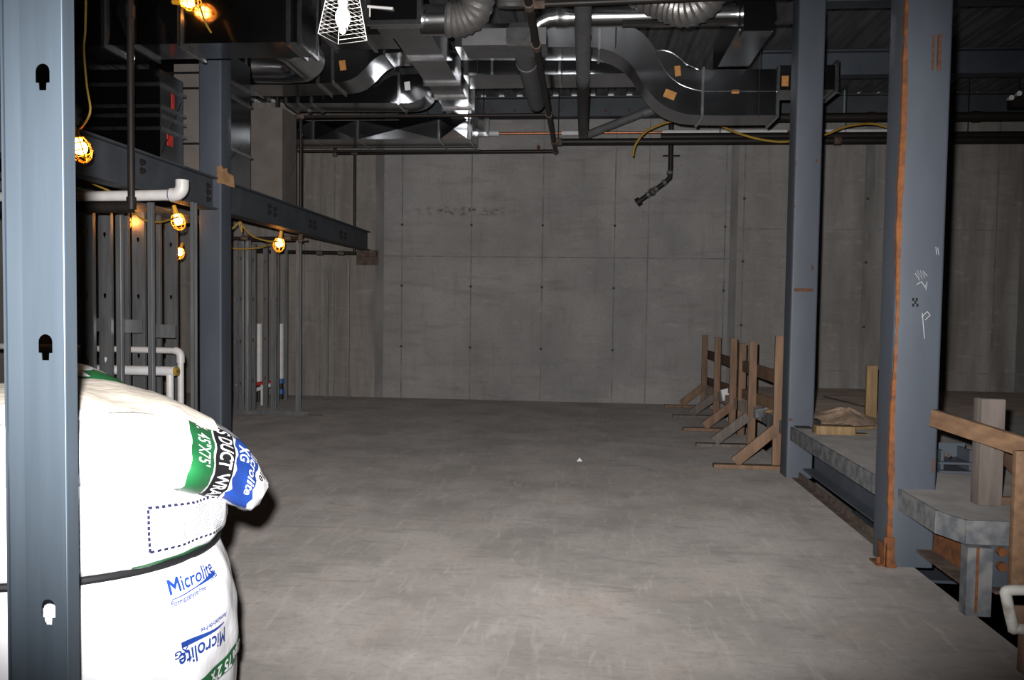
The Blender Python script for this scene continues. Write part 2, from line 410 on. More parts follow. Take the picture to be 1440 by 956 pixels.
px_box(b, 1312, 74, 3, 46, 5.2); px_box(b, 1318, 72, 1.5, 40, 5.2); px_box(b, 1321, 74, 5, 48, 5.2)
px_box(b, 1334, 640, 3, 5, 5.2); px_box(b, 1312, 655, 3, 18, 5.2)
b.build('rust_patches', 'rustp', cN)
b = MB()
def stroke(b, pts, Y, r=.0022):
    b.tube([at(x, y, Y=Y) for x, y in pts], r, 5)
stroke(b, [(1287, 384), (1293, 394), (1290, 380), (1297, 392), (1294, 380), (1301, 391), (1298, 381), (1304, 388)], 5.198)
stroke(b, [(1289, 400), (1296, 396), (1301, 404), (1304, 396), (1302, 408)], 5.198)
stroke(b, [(1296, 446), (1304, 438), (1308, 443), (1301, 450)], 5.198); stroke(b, [(1297, 440), (1300, 476)], 5.198)
stroke(b, [(1316, 347), (1317, 358), (1319, 348), (1320, 358)], 5.198)
b.build('chalk_scribble', 'chalk', cN)['label'] = 'pale chalk scribble'
b = MB()
for px, py in ((1284, 421), (1289, 421), (1284, 429), (1290, 429), (1287, 425)): px_box(b, px, py, 2.5, 4, 5.2, .003)
b.build('stamped_marks', 'black', cN)
b = MB(); b.box(1.885, 1.945, 5.185, 5.33, 0, .012); b.box(1.93, 1.945, 5.185, 5.33, 0, .14); b.box(1.925, 1.99, 5.185, 5.2, 0, .19); b.prism([(1.935, 5.184, .0), (2.0, 5.184, .0), (1.96, 5.184, .13), (1.935, 5.184, .16)], (0, -.022, 0))
b.tube([(1.91, 5.235, .01), (1.91, 5.235, .05)], .014, 6); b.build('anchor_clip', 'rust', cN, bev=.003)

def ibeam(p, q, h, w, name, label, mats='beam', tw=.012, tf=.018, bolts=()):
    p, q = Vector(p), Vector(q); t = thing(name, label, 'beam', tuple((p+q)/2))
    for nm, dz, ww, hh in (('web', 0, tw, h-2*tf), ('flange', h/2-tf/2, w, tf), ('flange', -h/2+tf/2, w, tf)):
        b = MB(); o = Vector((0, 0, dz)); b.bar(p+o, q+o, ww, hh); b.build(nm, mats, t)
    return t
XW = -3.75
def lowbeam(y0, y1, name, label, bolts):
    zb, zt_ = 2.55, 2.875
    t = thing(name, label, 'beam', (XW-.05, (y0+y1)/2, zb))
    b = MB(); b.box(XW-.02, XW, y0, y1, zb+.018, zt_-.018); b.build('web', 'beam', t)
    for z in (zb, zt_-.018):
        b = MB(); b.box(XW-.12, XW+.055, y0, y1, z, z+.018); b.build('flange', 'beam', t)
    for (yy, zz) in bolts:
        b = MB(); b.tube([(XW-.002, yy, zz), (XW+.028, yy, zz)], .022, 6); b.tube([(XW, yy, zz), (XW+.006, yy, zz)], .030, 12)
        b.build('bolt', 'steeld', t)
    return t
def bl(px, py): q = at(px, py, X=XW); return (q.y, q.z)
lowbeam(1.2, 7.79, 'steel_beam', 'near dark steel beam over the left stud walls, above the white elbow pipe',
        [bl(*q) for q in ((183, 222), (183, 235), (199, 228), (199, 240), (292, 261), (292, 270), (292, 280))])
lowbeam(8.05, YB-.03, 'steel_beam', 'far dark steel beam running from left column to the back wall',
        [bl(*q) for q in ((378, 290), (386, 294), (378, 298), (386, 302), (436, 311), (442, 313), (436, 318), (442, 320), (479, 327), (485, 329), (479, 333), (485, 335))])
b = MB(); b.box(-3.90, -3.58, YB-.12, YB+.01, 2.44, 2.545); b.box(-3.95, -3.56, YB-.02, YB-.006, 2.3, 2.56)
tag(b.build('bearing_plate', ['rustd'], loc=(-3.75, YB-.06, 2.44)), 'rusty bearing plate on back wall under the beam end', 'plate')
ibeam((2.3, 11.2, 4.93), (XR-.02, 11.2, 4.93), .33, .2, 'ceiling_beam', 'blue grey ceiling beam crossing behind the right columns, bolts on its web', 'steel')
ibeam((2.24, 8.0, 4.82), (XR-.02, 8.0, 4.82), .55, .2, 'ceiling_beam', 'ceiling beam at the top of the far right column', 'beam')
t = ibeam((-3.2, YB-.16, 4.935), (XR-.02, YB-.16, 4.935), .33, .2, 'ceiling_beam', 'dark ceiling beam along the top of the back wall', 'beam')
b = MB()
for px in (692, 724, 787, 852, 885):
    q = at(px, 155, Y=YB-.17); b.box(q.x-.02, q.x+.02, YB-.18, YB-.15, q.z-.02, q.z+.02)
b.build('rust_patches', 'rustp', t)

# steelwork under the raised floor
t = thing('edge_beam', 'blue grey edge beam under the slab between the two right columns', 'beam', (2.25, 6.6, .1))
b = MB(); b.box(2.235, 2.25, 5.46, 7.84, .10, .37); b.build('web', 'steel', t)
b = MB(); b.box(2.13, 2.36, 5.46, 7.84, .085, .10); b.build('flange', 'steel', t)
b = MB(); b.box(2.17, 2.33, 5.46, 7.84, .352, .369); b.build('flange', 'steel', t)
b = MB(); b.box(2.095, 2.11, 5.36, 8.25, -.02, .055); b.box(2.03, 2.11, 5.36, 8.25, -.02, .004)
tag(b.build('edge_angle', 'rustd', loc=(2.1, 6.8, -.02)), 'rusty steel angle along the floor edge between the right columns', 'angle')
b = MB(); b.bar((2.5, 7.6, -.25), (2.5, 5.7, -.25), .3, .02)
tag(b.build('steel_plate', 'steel', loc=(2.5, 6.6, -.25)), 'blue steel plate down in the gap under the slab', 'plate')
t = thing('rusty_beam', 'rusty beam under the near slab edge beside the short post', 'beam', (2.2, 4.85, .12))
b = MB(); b.box(2.225, 2.24, 4.50, 5.19, .12, .37); b.build('web', 'rust', t)
b = MB(); b.box(2.12, 2.34, 4.50, 5.19, .105, .12); b.build('flange', 'rustd', t)
for yy, zz in ((5.08, .33), (5.08, .24), (4.66, .3), (4.66, .2), (4.60, .3)):
    b = MB(); b.tube([(2.2, yy, zz), (2.225, yy, zz)], .022, 6); b.build('bolt', 'rust', t)
t = thing('short_steel_post', 'short speckled grey steel post holding up the near slab corner', 'post', (2.13, 4.43, 0))
b = MB(); b.box(2.06, 2.19, 4.395, 4.47, 0, .37); b.build('shaft', 'slabedge', t)
b = MB(); b.box(2.105, 2.118, 4.39, 4.396, .02, .37); b.build('rust_streak', 'rust', t)
t = thing('bolted_beam', 'blue bolted beam end beside the wooden post at the right edge', 'beam', (2.5, 4.45, .13))
b = MB(); b.box(2.19, 3.6, 4.455, 4.467, .145, .37); b.build('web', 'steel', t)
b = MB(); b.box(2.2, 3.6, 4.38, 4.53, .13, .145); b.build('flange', 'rustd', t)
for px, py in ((1406, 774), (1406, 795)):
    q = at(px, py, Y=4.455); b = MB(); b.tube([(q.x, 4.42, q.z), (q.x, 4.455, q.z)], .026, 6); b.build('bolt', 'rust', t)
t = thing('steel_bracket', 'small blue steel bracket on the slab right of the near column', 'bracket', (2.5, 5.95, .5))
def bk(px, py, Y=5.95): return at(px, py, Y=Y)
q0 = bk(1316, 622); q1 = bk(1356, 646); b = MB(); b.box(q0.x, q1.x, 5.95, 5.965, q1.z, q0.z); b.build('back_plate', 'steel', t)
for py in (648, 660, 671):
    q0 = bk(1314, py, 5.8); q1 = bk(1366, py, 5.8); b = MB(); b.box(q0.x, q1.x, 5.72, 5.95, q0.z-.008, q0.z+.008); b.build('shelf_flange', 'steel', t)
for px in (1322, 1362):
    q0 = bk(px, 632, 5.8); b = MB(); b.box(q0.x-.01, q0.x+.01, 5.76, 5.96, .5, q0.z); b.build('upright', 'steel', t)

# ================================================================== FOREGROUND STUD
YS = 1.75
xl, xr = at(6, 478, Y=YS).x, at(92, 478, Y=YS).x
def keyhole(cx, cz, w, h):
    P = []
    for k in range(9): a = math.pi*k/8; P.append((cx+w*math.cos(a), cz+h*.28+w*math.sin(a)))
    P += [(cx-w, cz-h*.48), (cx-w*.55, cz-h*.5), (cx-w*.5, cz-h), (cx+w*.5, cz-h), (cx+w*.55, cz-h*.5), (cx+w, cz-h*.48)]
    return P
t = thing('steel_stud', 'large galvanised steel stud close to the camera at left', 'stud', ((xl+xr)/2, YS, 0))
xh = at(64, 478, Y=YS).x
hz = [at(64, y, Y=YS).z for y in (106, 486, 858)]
v, f = plate2d([[(xl, 0), (xr, 0), (xr, 3.1), (xl, 3.1)]]+[keyhole(xh, z, .0175, .034) for z in hz], .0018)
b = MB(); b.add([(p[0], YS+p[2], p[1]) for p in v], f); b.build('web', 'stud', t, smooth=False)
for xx in (xl, xr):
    b = MB(); b.box(xx-.001, xx+.001, YS, YS+.041, 0, 3.1); s_ = 1 if xx == xl else -1
    b.box(xx, xx+s_*.012, YS+.039, YS+.041, 0, 3.1); b.build('flange', 'stud', t, smooth=False)
b = MB(); ra, rb = at(9, 478, Y=YS).x, at(33, 478, Y=YS).x
b.prism([(ra, YS-.0012, 0), (ra+.007, YS-.0042, 0), (rb, YS-.0012, 0)], (0, 0, 3.1)); b.build('stiffening_rib', 'stud', t, smooth=False)
b = MB(); b.tube([(xr-.0015, YS-.0005, 0), (xr-.0015, YS-.0005, 3.1)], .0022, 8); b.build('bent_corner', 'stud', t)

# ================================================================== INSULATION BAGS
C0 = Vector((-1.709, 2.353, 0)); NN = Vector((.5877, -.809, 0)); EE = Vector((.809, .5877, 0)); UP = Vector((0, 0, 1))
def tilt(z): return .02+.05*max(0, min(1, (z-.6)/.27)) + .11*max(0, min(1, (z-.87)/.25))
def wr(th, z, k): return .004*math.sin(7*th+9*z+k)+.003*math.sin(13*th-17*z+2*k)+.0025*math.sin(23*th+31*z)
class Roll:
    def __init__(s, Rm, z0, z1, top, bot, k): s.Rm, s.z0, s.z1, s.top, s.bot, s.k = Rm, z0, z1, top, bot, k
    def p(s, deg, z, off=0):
        th = R(deg); u = (z-s.z0)/(s.z1-s.z0); u = max(0, min(1, u))
        r = s.Rm*(1-s.top*max(0, (u-.55)/.45)**3.2-s.bot*max(0, (.35-u)/.35)**3)
        r += wr(th, z, s.k)+off
        P = C0+(NN*math.cos(th)+EE*math.sin(th))*r; P.z = z-tilt(z)*(math.sin(th)*r); return P
    def mesh(s, b, seg=120, nz=44):
        vs = [s.p(360*j/seg, s.z0+(s.z1-s.z0)*i/nz) for i in range(nz+1) for j in range(seg)]
        fs = [(i*seg+j, i*seg+(j+1) % seg, (i+1)*seg+(j+1) % seg, (i+1)*seg+j) for i in range(nz) for j in range(seg)]
        b.add(vs, fs)
        for z in (s.z0, s.z1):
            o = [s.p(360*j/seg, z) for j in range(seg)]; c = sum(o, Vector())/seg
            b.add(o+[c], [(j, (j+1) % seg, seg) for j in range(seg)])
def decal(b, fn, v2, f2, m, step):
    """v2 in surface units (u, v); dice, then map with fn(u, v) onto the wrapped surface"""
    bm = bmesh.new(); vs = [bm.verts.new((p[0], p[1], 0)) for p in v2]
    for f in f2:
        try: bm.faces.new([vs[i] for i in f])
        except ValueError: pass
    for ax in (0, 1):
        lo = min(p[ax] for p in v2); hi = max(p[ax] for p in v2); k = lo+step[ax]
        no = (1, 0, 0) if ax == 0 else (0, 1, 0)
        while k < hi:
            bmesh.ops.bisect_plane(bm, geom=bm.verts[:]+bm.edges[:]+bm.faces[:], plane_co=(k, k, 0), plane_no=no); k += step[ax]
    bm.verts.index_update()
    b.add([fn(p.co.x, p.co.y) for p in bm.verts], [[q.index for q in f.verts] for f in bm.faces], m); bm.free()
def rect(u0, u1, v0, v1): return [(u0, v0), (u1, v0), (u1, v1), (u0, v1)], [(0, 1, 2, 3)]
def rtext(b, roll, s, d0, d1, z0, z1, size, m, flip=False, bold=.016, shear=0, off=.004):
    """text from angle d0 to d1 with its baseline running z0 -> z1"""
    v, f, w = text2d(s, bold, shear)
    if flip: fn = lambda u, y: roll.p(d1+(d0-d1)*u, z1+(z0-z1)*u-y*size, off)
    else: fn = lambda u, y: roll.p(d0+(d1-d0)*u, z0+(z1-z0)*u+y*size, off)
    decal(b, fn, v, f, m, (.08, .3))
INK = ['bag', 'blue', 'green', 'black', 'grey', 'navy']
low = Roll(.592, 0, .875, .10, .06, 0); mid = Roll(.562, .885, 1.14, .07, .06, 2)
t = thing('insulation_roll', 'bottom white wrapped insulation roll of the stack with blue lettering', 'insulation roll', tuple(C0), 'stacked insulation rolls')
b = MB(); low.mesh(b)
rtext(b, low, 'Microlite', 34.7, 56.5, .792, .802, .062, 1)
rtext(b, low, 'XG', 53.0, 57.5, .783, .785, .026, 1)
decal(b, lambda u, v: low.p(u, .775+.0006*(u-34)+v, .003), [(35, 0), (46, 0), (57, .003), (57, .012), (53, .016), (46, .004), (35, .003)], [(0, 1, 5, 6), (1, 2, 3, 4, 5)], 1, (2, .1))
rtext(b, low, 'Formaldehyde-free', 34.7, 50, .757, .763, .024, 1, bold=.018)
rtext(b, low, 'Microlite', 35.5, 58.5, .608, .602, .066, 1, flip=True)
rtext(b, low, 'XG', 34.0, 40, .620, .620, .032, 1, flip=True)
decal(b, lambda u, v: low.p(u, .617+v, .003), [(37, .004), (42, 0), (58, .000), (58, .004), (46, .014), (37, .022)], [(0, 1, 4, 5), (1, 2, 3, 4)], 1, (2, .1))
rtext(b, low, 'Formaldehyde-free', 45, 59, .652, .652, .022, 1, flip=True, bold=.018)
decal(b, lambda u, v: low.p(u, v, .003), *rect(-80, 100, .445, .50), 2, (2, .5))
v, f, w = text2d('Type 75 2"x', .03)
decal(b, lambda u, y: low.p(76-27*u, .488-y*.052, .006), v, f, 0, (.04, .3))
b.build('wrapped_roll', INK, t)
b = MB(); b.tube([C0+(NN*math.cos(R(a))+EE*math.sin(R(a)))*.533+UP*(.878-.072*math.sin(R(a))*.533) for a in range(0, 360, 5)], .012, 8, closed=True)
b.build('black_strap', 'black', t)
t = thing('insulation_roll', 'middle white wrapped roll of the stack with a dashed label box', 'insulation roll', tuple(C0+Vector((0, 0, .885))), 'stacked insulation rolls')
b = MB(); mid.mesh(b, nz=24)
# dashed outline of the information panel
d0, d1, za, zb_ = 28, 66, 1.085, .945
for i in range(16):
    u0 = d0+(d1-d0)*i/16; u1 = u0+(d1-d0)/16*.62
    for z in (za, zb_): decal(b, lambda u, v: mid.p(u, v, .003), *rect(u0, u1, z-.0045, z+.0045), 5, (2, .1))
for i in range(8):
    z1_ = zb_+(za-zb_)*i/8; decal(b, lambda u, v: mid.p(u, v, .003), *rect(d0-.45, d0+.45, z1_, z1_+.012), 5, (2, .1))
random.seed(11)
for c0, c1 in ((33, 43), (46, 55), (57, 64)):
    z = za-.014
    while z > zb_+.012:
        u = c0
        while u < c1-1:
            l = random.uniform(.5, 1.8); decal(b, lambda a, v: mid.p(a, v, .003), *rect(u, min(u+l, c1), z, z+.0032), 4, (2, .1)); u += l+.35
        z -= .0075 if random.random() > .12 else .014
decal(b, lambda u, v: mid.p(u, v, .003), [(24, .893), (75, .893), (75, .905), (62, .915), (55, .906), (45, .914), (38, .907), (30, .909), (24, .900)],
      [(0, 1, 2, 3, 4, 5, 6, 7, 8)], 2, (2, .5))
b.build('wrapped_roll', INK, t)
# top: slumped sack of duct wrap, drooping over the right side
def lerp(T, x):
    if x <= T[0][0]: return T[0][1]
    for (a, p), (c, q) in zip(T, T[1:]):
        if x <= c:
            u = (x-a)/(c-a); u = u*u*(3-2*u)*.4+u*.6; return p+(q-p)*u
    return T[-1][1]
ZT = [(-.75, 1.15), (-.6, 1.28), (-.3, 1.335), (.115, 1.335), (.22, 1.32), (.35, 1.29), (.5, 1.215), (.59, 1.165), (.64, 1.10), (.68, 1.03), (.705, .985)]
ZB = [(-.75, 1.12), (-.3, 1.09), (.25, 1.06), (.40, 1.02), (.5, .98), (.56, .93), (.62, .892), (.67, .905), (.705, .955)]
WD = [(-.75, .1), (-.6, .40), (-.3, .57), (.2, .585), (.38, .52), (.5, .36), (.6, .24), (.66, .15), (.705, .05)]
def sack(s, ph, off=0):
    a = R(ph); zt_, zb2, w = lerp(ZT, s), lerp(ZB, s), lerp(WD, s)
    zc, h = (zt_+zb2)/2, (zt_-zb2)/2
    ca, sa = math.cos(a), math.sin(a); e = .72
    y = w*math.copysign(abs(ca)**e, ca); z = zc+h*math.copysign(abs(sa)**.85, sa)
    k = .007*math.sin(9*s+3*a)+.006*math.sin(17*s-5*a+1)+.004*math.sin(33*s+8*a)
    P = C0+EE*s+NN*(y+(k+off)*ca); P.z = z+(k*.7+off)*sa; return P
t = thing('insulation_bag', 'crumpled white sack of duct wrap slumped on top of the stack', 'insulation bag', tuple(C0+Vector((0, 0, 1.1))))
b = MB(); ns, na = 70, 72
S = [-.75+(1.455)*i/ns for i in range(ns+1)]
b.add([sack(s, 360*j/na) for s in S for j in range(na)], [(i*na+j, i*na+(j+1) % na, (i+1)*na+(j+1) % na, (i+1)*na+j) for i in range(ns) for j in range(na)])
for s in (S[0], S[-1]):
    o = [sack(s, 360*j/na) for j in range(na)]; b.add(o+[sum(o, Vector())/na], [(j, (j+1) % na, na) for j in range(na)])
# printed bands near the drooping end (u = position along the sack, v = angle)
def band(s0, s1, a0, a1, m, off=.003, jag=0):
    n = 16; v = []
    for i in range(n+1):
        a = a0+(a1-a0)*i/n; j = jag*math.sin(i*1.7)
        k = -.055*((60-a)/100)**1.5 if a < 60 else 0
        v += [(s0+k+j, a), (s1+k+j, a)]
    f = [(2*i, 2*i+1, 2*i+3, 2*i+2) for i in range(n)]
    decal(b, lambda u, q: sack(u, q, off), v, f, m, (.02, 8))
band(.395, .475, 66, -52, 2, jag=.003); band(.482, .552, 66, -58, 3, jag=.002); band(.560, .648, 64, -48, 1, jag=.006)
def stext(s, sa, sb, a0, a1, m, off=.006, bold=.02, shear=0):
    v, f, w = text2d(s, bold, shear)
    def fn(u, y):
        a = a0+(a1-a0)*u; k = -.055*((60-a)/100)**1.5 if a < 60 else 0
        return sack(sa+(sb-sa)*y/.72+k, a, off)
    decal(b, fn, v, f, m, (.06, .3))
stext('S DUCT WRAP', .497, .545, 62, -50, 0)
stext("45\"X75'", .418, .462, 45, 2, 0, bold=.01, shear=.15); stext('4.', .42, .462, 62, 50, 0)
stext('XG', .572, .61, 46, 22, 0); stext('Microlite', .615, .645, 58, -20, 0, bold=.01); stext('ille', .662, .688, 40, 12, 3)
b.build('sack_body', INK, t)
b = MB(); n1, n2 = 30, 20; vs = []
for i in range(n1+1):
    for j in range(n2+1):
        s = -.62+i/n1*1.12; a0 = 30+8*math.sin(s*5)+(s+.6)*18; a = a0+(152-a0)*j/n2
        vs.append(sack(s, a, .012+.004*math.sin(15*s+a*.1)))
fs = [(i*(n2+1)+j, (i+1)*(n2+1)+j, (i+1)*(n2+1)+j+1, i*(n2+1)+j+1) for i in range(n1) for j in range(n2)]
b.add(vs, fs); b.build('paper_facing', 'cream', t)['label'] = 'cream paper layer over the top'
b = MB(); vs = []
for i in range(21):
    u = i/20; s = -.25+.42*u
    for j in range(9):
        q = j/8; a = 22+38*u-12*q*(1-u)-16*q*u; vs.append(sack(s, a, .006+.03*math.sin(math.pi*min(1, q*1.1))*(.3+u*.7)))
b.add(vs, [(i*9+j, (i+1)*9+j, (i+1)*9+j+1, i*9+j+1) for i in range(20) for j in range(8)]); b.build('loose_film_flap', 'bag', t)
t = thing('insulation_bag', 'white bag with a green patch peeking out behind the slumped sack', 'insulation bag', (-2.1, 3.28, 1.0))
b = MB(); q = at(118, 540, Y=3.0)
b.ball((q.x-.24, 3.25, 1.105), .3, 28, 18, sc=(1, .9, .78))
for k in range(len(b.v)): b.v[k] += Vector((.008*math.sin(b.v[k].z*40), .006*math.sin(b.v[k].x*30), .01*math.sin(b.v[k].x*22)))
b.mi = [1 if sum((b.v[i].x for i in f))/len(f) > q.x-.12 else 0 for f in b.f]
b.build('sack_body', ['bag', 'green'], t)
t2 = thing('insulation_roll', 'white wrapped roll hidden behind the front stack, under the bag with the green patch', 'insulation roll', (-2.15, 3.3, 0))
b = MB(); b.tube([(-2.15, 3.32, z) for z in (0, .03, .2, .5, .8, .93, .96)], [.28, .31, .33, .33, .33, .31, .28], 40); b.build('wrapped_roll', 'bag', t2)

# ================================================================== STUD WALLS ON THE LEFT
def cstud(x0, y0, w, z0, z1, label, group, name='steel_stud', fl=.041, hole=True, flip=False):
    """C stud: web faces -Y (w wide in X) with flanges going back; flip: web in the YZ plane, flange faces the camera"""
    t = thing(name, label, 'stud', (x0+w/2 if not flip else x0, y0, z0), group)
    if not flip:
        hs = [keyhole(x0+w/2, z, .013, .03) for z in (z0+.45, z0+1.06, z0+1.67, z0+2.25) if z < z1-.1] if hole else []
        v, f = plate2d([[(x0, z0), (x0+w, z0), (x0+w, z1), (x0, z1)]]+hs, .0016)
        b = MB(); b.add([(p[0], y0+p[2], p[1]) for p in v], f); b.build('web', 'stud2', t, smooth=False)
        for xx, s_ in ((x0, 1), (x0+w, -1)):
            b = MB(); b.box(xx-.001, xx+.001, y0, y0+fl, z0, z1); b.box(xx, xx+s_*.01, y0+fl-.002, y0+fl, z0, z1); b.build('flange', 'stud2', t, smooth=False)
    else:
        b = MB(); b.box(x0-.001, x0+.001, y0, y0+w, z0, z1); b.build('web', 'stud2', t, smooth=False)
        for yy, s_ in ((y0, 1), (y0+w, -1)):
            b = MB(); b.box(x0, x0+fl, yy-.001, yy+.001, z0, z1); b.box(x0+fl-.002, x0+fl, yy, yy+s_*.01, z0, z1); b.build('flange', 'stud2', t, smooth=False)
    return t
ordn = ['first', 'second', 'third', 'fourth', 'fifth', 'sixth', 'seventh', 'eighth', 'ninth', 'tenth', 'eleventh', 'twelfth']
G1 = 'metal studs left of the left column'
k = 0
back = [(113, 18), (139, 17), (163, 17), (186, 17), (209, 16), (233, 15)]
for i, (px, w) in enumerate(back):
    Y = at(px, 400, X=-4.62).y
    x0 = at(px, 400, Y=Y).x; x1 = at(px+w, 400, Y=Y).x
    cstud(x0, Y, x1-x0, 0, 2.53, f'{ordn[i]} wide-faced metal stud from the left, behind the white pipes left of the column', G1)
for i, px in enumerate((164, 208, 268)):
    q = at(px, 450, Y=6.95+.04*i)
    cstud(q.x, q.y, .07, 0, 2.53, ['narrow bright-edged stud crossing the left part of the white pipes', 'narrow bright-edged stud crossing the middle of the white pipes', 'bright-edged stud beside the left column, right of the yellow pipe cap'][i], G1, flip=True, fl=.032)
t = thing('track', 'metal track along the stud tops left of the column', 'track', (-4.3, 7, 2.53))
b = MB(); b.box(-4.75, -4.15, 6.0, 8.9, 2.53, 2.545); b.build('track_channel', 'stud2', t)
for i, (x0, x1, y0, y1) in enumerate(((113, 153, 447, 466), (165, 200, 449, 468), (213, 247, 456, 475))):
    Y = 7.22+.16*i; a = at(x0, y0, Y=Y); c = at(x1, y1, Y=Y)
    t = thing('backing_plate', ['flat metal backing plate across the studs, nearest the big foreground stud', 'middle flat metal backing plate across the studs', 'flat metal backing plate across the studs, nearest the left column'][i], 'plate', ((a.x+c.x)/2, Y, c.z), 'backing plates across the left studs')
    b = MB(); b.box(a.x, c.x, Y, Y+.002, c.z, a.z); b.box(a.x, c.x, Y-.012, Y, a.z-.003, a.z); b.build('sheet', 'stud2', t, smooth=False)
G2 = 'metal studs right of the left column'
YT = 11.16
for i, px in enumerate((345, 381, 416)):
    q = at(px, 450, Y=YT)
    cstud(q.x, YT, .092, .03, 2.52, ['bright-edged stud on the floor track nearest the left column', 'middle bright-edged stud on the floor track', 'bright-edged end stud on the floor track, farthest from the column'][i], G2, flip=True, fl=.05)
a = at(326, 581, z=0); c = at(428, 584, z=0)
t = thing('track', 'metal floor track under the studs right of the left column', 'track', ((a.x+c.x)/2, YT+.045, 0))
b = MB(); b.box(a.x, c.x+.25, YT-.005, YT+.10, 0, .003); b.build('track_base', 'stud2', t)
for yy in (YT-.006, YT+.1):
    b = MB(); b.box(a.x, c.x+.02, yy, yy+.002, 0, .04); b.build('flange', 'stud2', t)
t = thing('track', 'metal top track under the beam right of the left column', 'track', ((a.x+c.x)/2, YT+.045, 2.52))
b = MB(); b.box(a.x, c.x+.02, YT-.006, YT+.1, 2.52, 2.535); b.build('track_channel', 'stud2', t)
for i, (px, w) in enumerate(((329, 5), (335, 6), (353, 6), (370, 6), (387, 5), (400, 4))):
    Y = at(px, 450, X=-4.95).y; Y = min(Y, 13.3)
    x0 = at(px, 450, Y=Y).x; x1 = at(px+w, 450, Y=Y).x
    cstud(x0, Y, x1-x0, 0, 2.5, f'{ordn[i]} stud from the left column in the warm lit row behind the floor track', G2)
for px, top, lab in ((459, 393, 'thin stud standing against the back wall, left of the beam end'), (489, 364, 'thin stud standing against the back wall under the beam end')):
    q = at(px, top, Y=13.45); cstud(q.x, 13.45, .03, 0, q.z, lab, 'thin studs by the back wall', hole=False, fl=.03)

# ================================================================== PIPES ON THE LEFT
def arc(c, r, a0, a1, ax, ay, n=6):
    c = Vector(c); ax = Vector(ax); ay = Vector(ay)
    return [c+ax*(r*math.cos(R(a0+(a1-a0)*i/n)))+ay*(r*math.sin(R(a0+(a1-a0)*i/n))) for i in range(n+1)]
X_, Z_ = (1, 0, 0), (0, 0, 1)
Y = 6.3; q0 = at(100, 277, Y=Y); q1 = at(244, 274, Y=Y); rr = .045
t = thing('drain_pipe', 'white plastic pipe under the near beam ending in an upturned elbow', 'pipe', tuple(q0))
b = MB(); b.tube([Vector((-9+.1, Y, q0.z-.02)), q0, q1], rr, 16); b.build('pipe_run', 'pvc', t)
b = MB(); b.tube(arc(q1+Vector((0, 0, .075)), .075, -90, 0, X_, Z_)+[q1+Vector((.075, 0, .12))], rr+.008, 16); b.build('elbow', 'pvc', t)
b = MB(); b.tube([q1-Vector((.02, 0, 0)), q1+Vector((.003, 0, 0))], rr+.012, 16); b.tube([q1-Vector((.033, 0, 0)), q1-Vector((.023, 0, 0))], rr+.002, 16, m=1); b.build('coupling', ['pvc', 'blue'], t)
Y = 7.75; q0 = at(100, 488, Y=Y); q1 = at(246, 493, Y=Y); rr = .032
t = thing('vent_pipe', 'white plastic pipe behind the studs with a right-angle elbow turning down', 'pipe', (q1.x, Y, 0))
b = MB(); b.tube([q0-Vector((1.5, 0, 0)), q1], rr, 14); b.tube([(q1.x+.06, Y, q1.z-.1), (q1.x+.06, Y, 0)], rr, 14); b.build('pipe_run', 'pvc', t)
b = MB(); b.tube(arc(q1-Vector((0, 0, .06)), .06, 90, 0, X_, Z_)+[q1+Vector((.06, 0, -.12))], rr+.008, 14); b.build('elbow', 'pvc', t)
Y = 7.35; q0 = at(122, 519, Y=Y); q1 = at(246, 522, Y=Y); rr = .046
t = thing('insulated_pipe', 'thick white insulated pipe with a yellow end cap behind the studs', 'pipe', tuple(q1))
b = MB(); b.tube([q0, q1], rr, 18); b.build('insulation', 'insul', t)
b = MB(); b.tube([q1, q1+Vector((.03, 0, 0))], rr-.004, 18); b.tube([q1+Vector((.03, 0, 0)), q1+Vector((.032, 0, 0))], .018, 12, m=1); b.build('end_cap', ['yellow', 'hole'], t)['label'] = 'yellow end cap'
q = at(151, 512, Y=Y); b = MB(); b.tube([(q.x, Y, q0.z+.03), (q.x, Y, at(151, 497, Y=Y).z)], .028, 14); b.build('branch_sleeve', 'insul', t)
b = MB(); b.tube([(q.x, Y, at(151, 498, Y=Y).z), (q.x, Y, at(151, 482, Y=Y).z)], .008, 10); b.build('copper_stub', 'copper', t)['label'] = 'copper stub'
q = at(239, 530, Y=Y); b = MB(); b.tube([(q.x, Y, q.z+.03), (q.x, Y, 0)], .035, 14); b.build('drop', 'pvc', t)
for px, py0, py1, Y, r_, lab, blue in ((364, 430, 537, 12.6, .06, 'white vertical riser pipe behind the floor track studs, by the red valves', 0), (395, 468, 532, 13.0, .05, 'white vertical pipe with a blue coupling near the back wall', 1)):
    q0, q1 = at(px, py0, Y=Y), at(px, py1, Y=Y)
    t = thing('riser_pipe', lab, 'pipe', (q1.x, Y, 0)); b = MB(); b.tube([(q1.x, Y, q1.z), (q1.x, Y, at(px, 455, Y=Y).z)], r_, 14); b.build('pipe_run', 'pvc', t)
    b = MB(); b.tube([(q1.x, Y, 0), (q1.x, Y, q1.z)], r_*.85, 12); b.build('lower_pipe', 'pipe', t)
    if blue:
        for dz in (0, -.18): b = MB(); b.tube([(q1.x, Y, q1.z+dz), (q1.x, Y, q1.z+dz-.08)], r_+.006, 14); b.build('blue_coupling', 'bluetape', t)['label'] = 'blue coupling'
Y = 12.2; q0, q1 = at(353, 541, Y=Y), at(380, 537, Y=Y)
t = thing('pipe_manifold', 'low red and white pipe manifold between the studs near the floor', 'manifold', (q0.x, Y, 0))
b = MB(); b.tube([q0, q1], .03, 10); b.build('red_pipe', 'red', t)
a0, a1 = at(357, 549, Y=Y-.05), at(381, 541, Y=Y-.05); b = MB(); b.tube([a0, a1], .032, 10); b.build('white_pipe', 'insul', t)
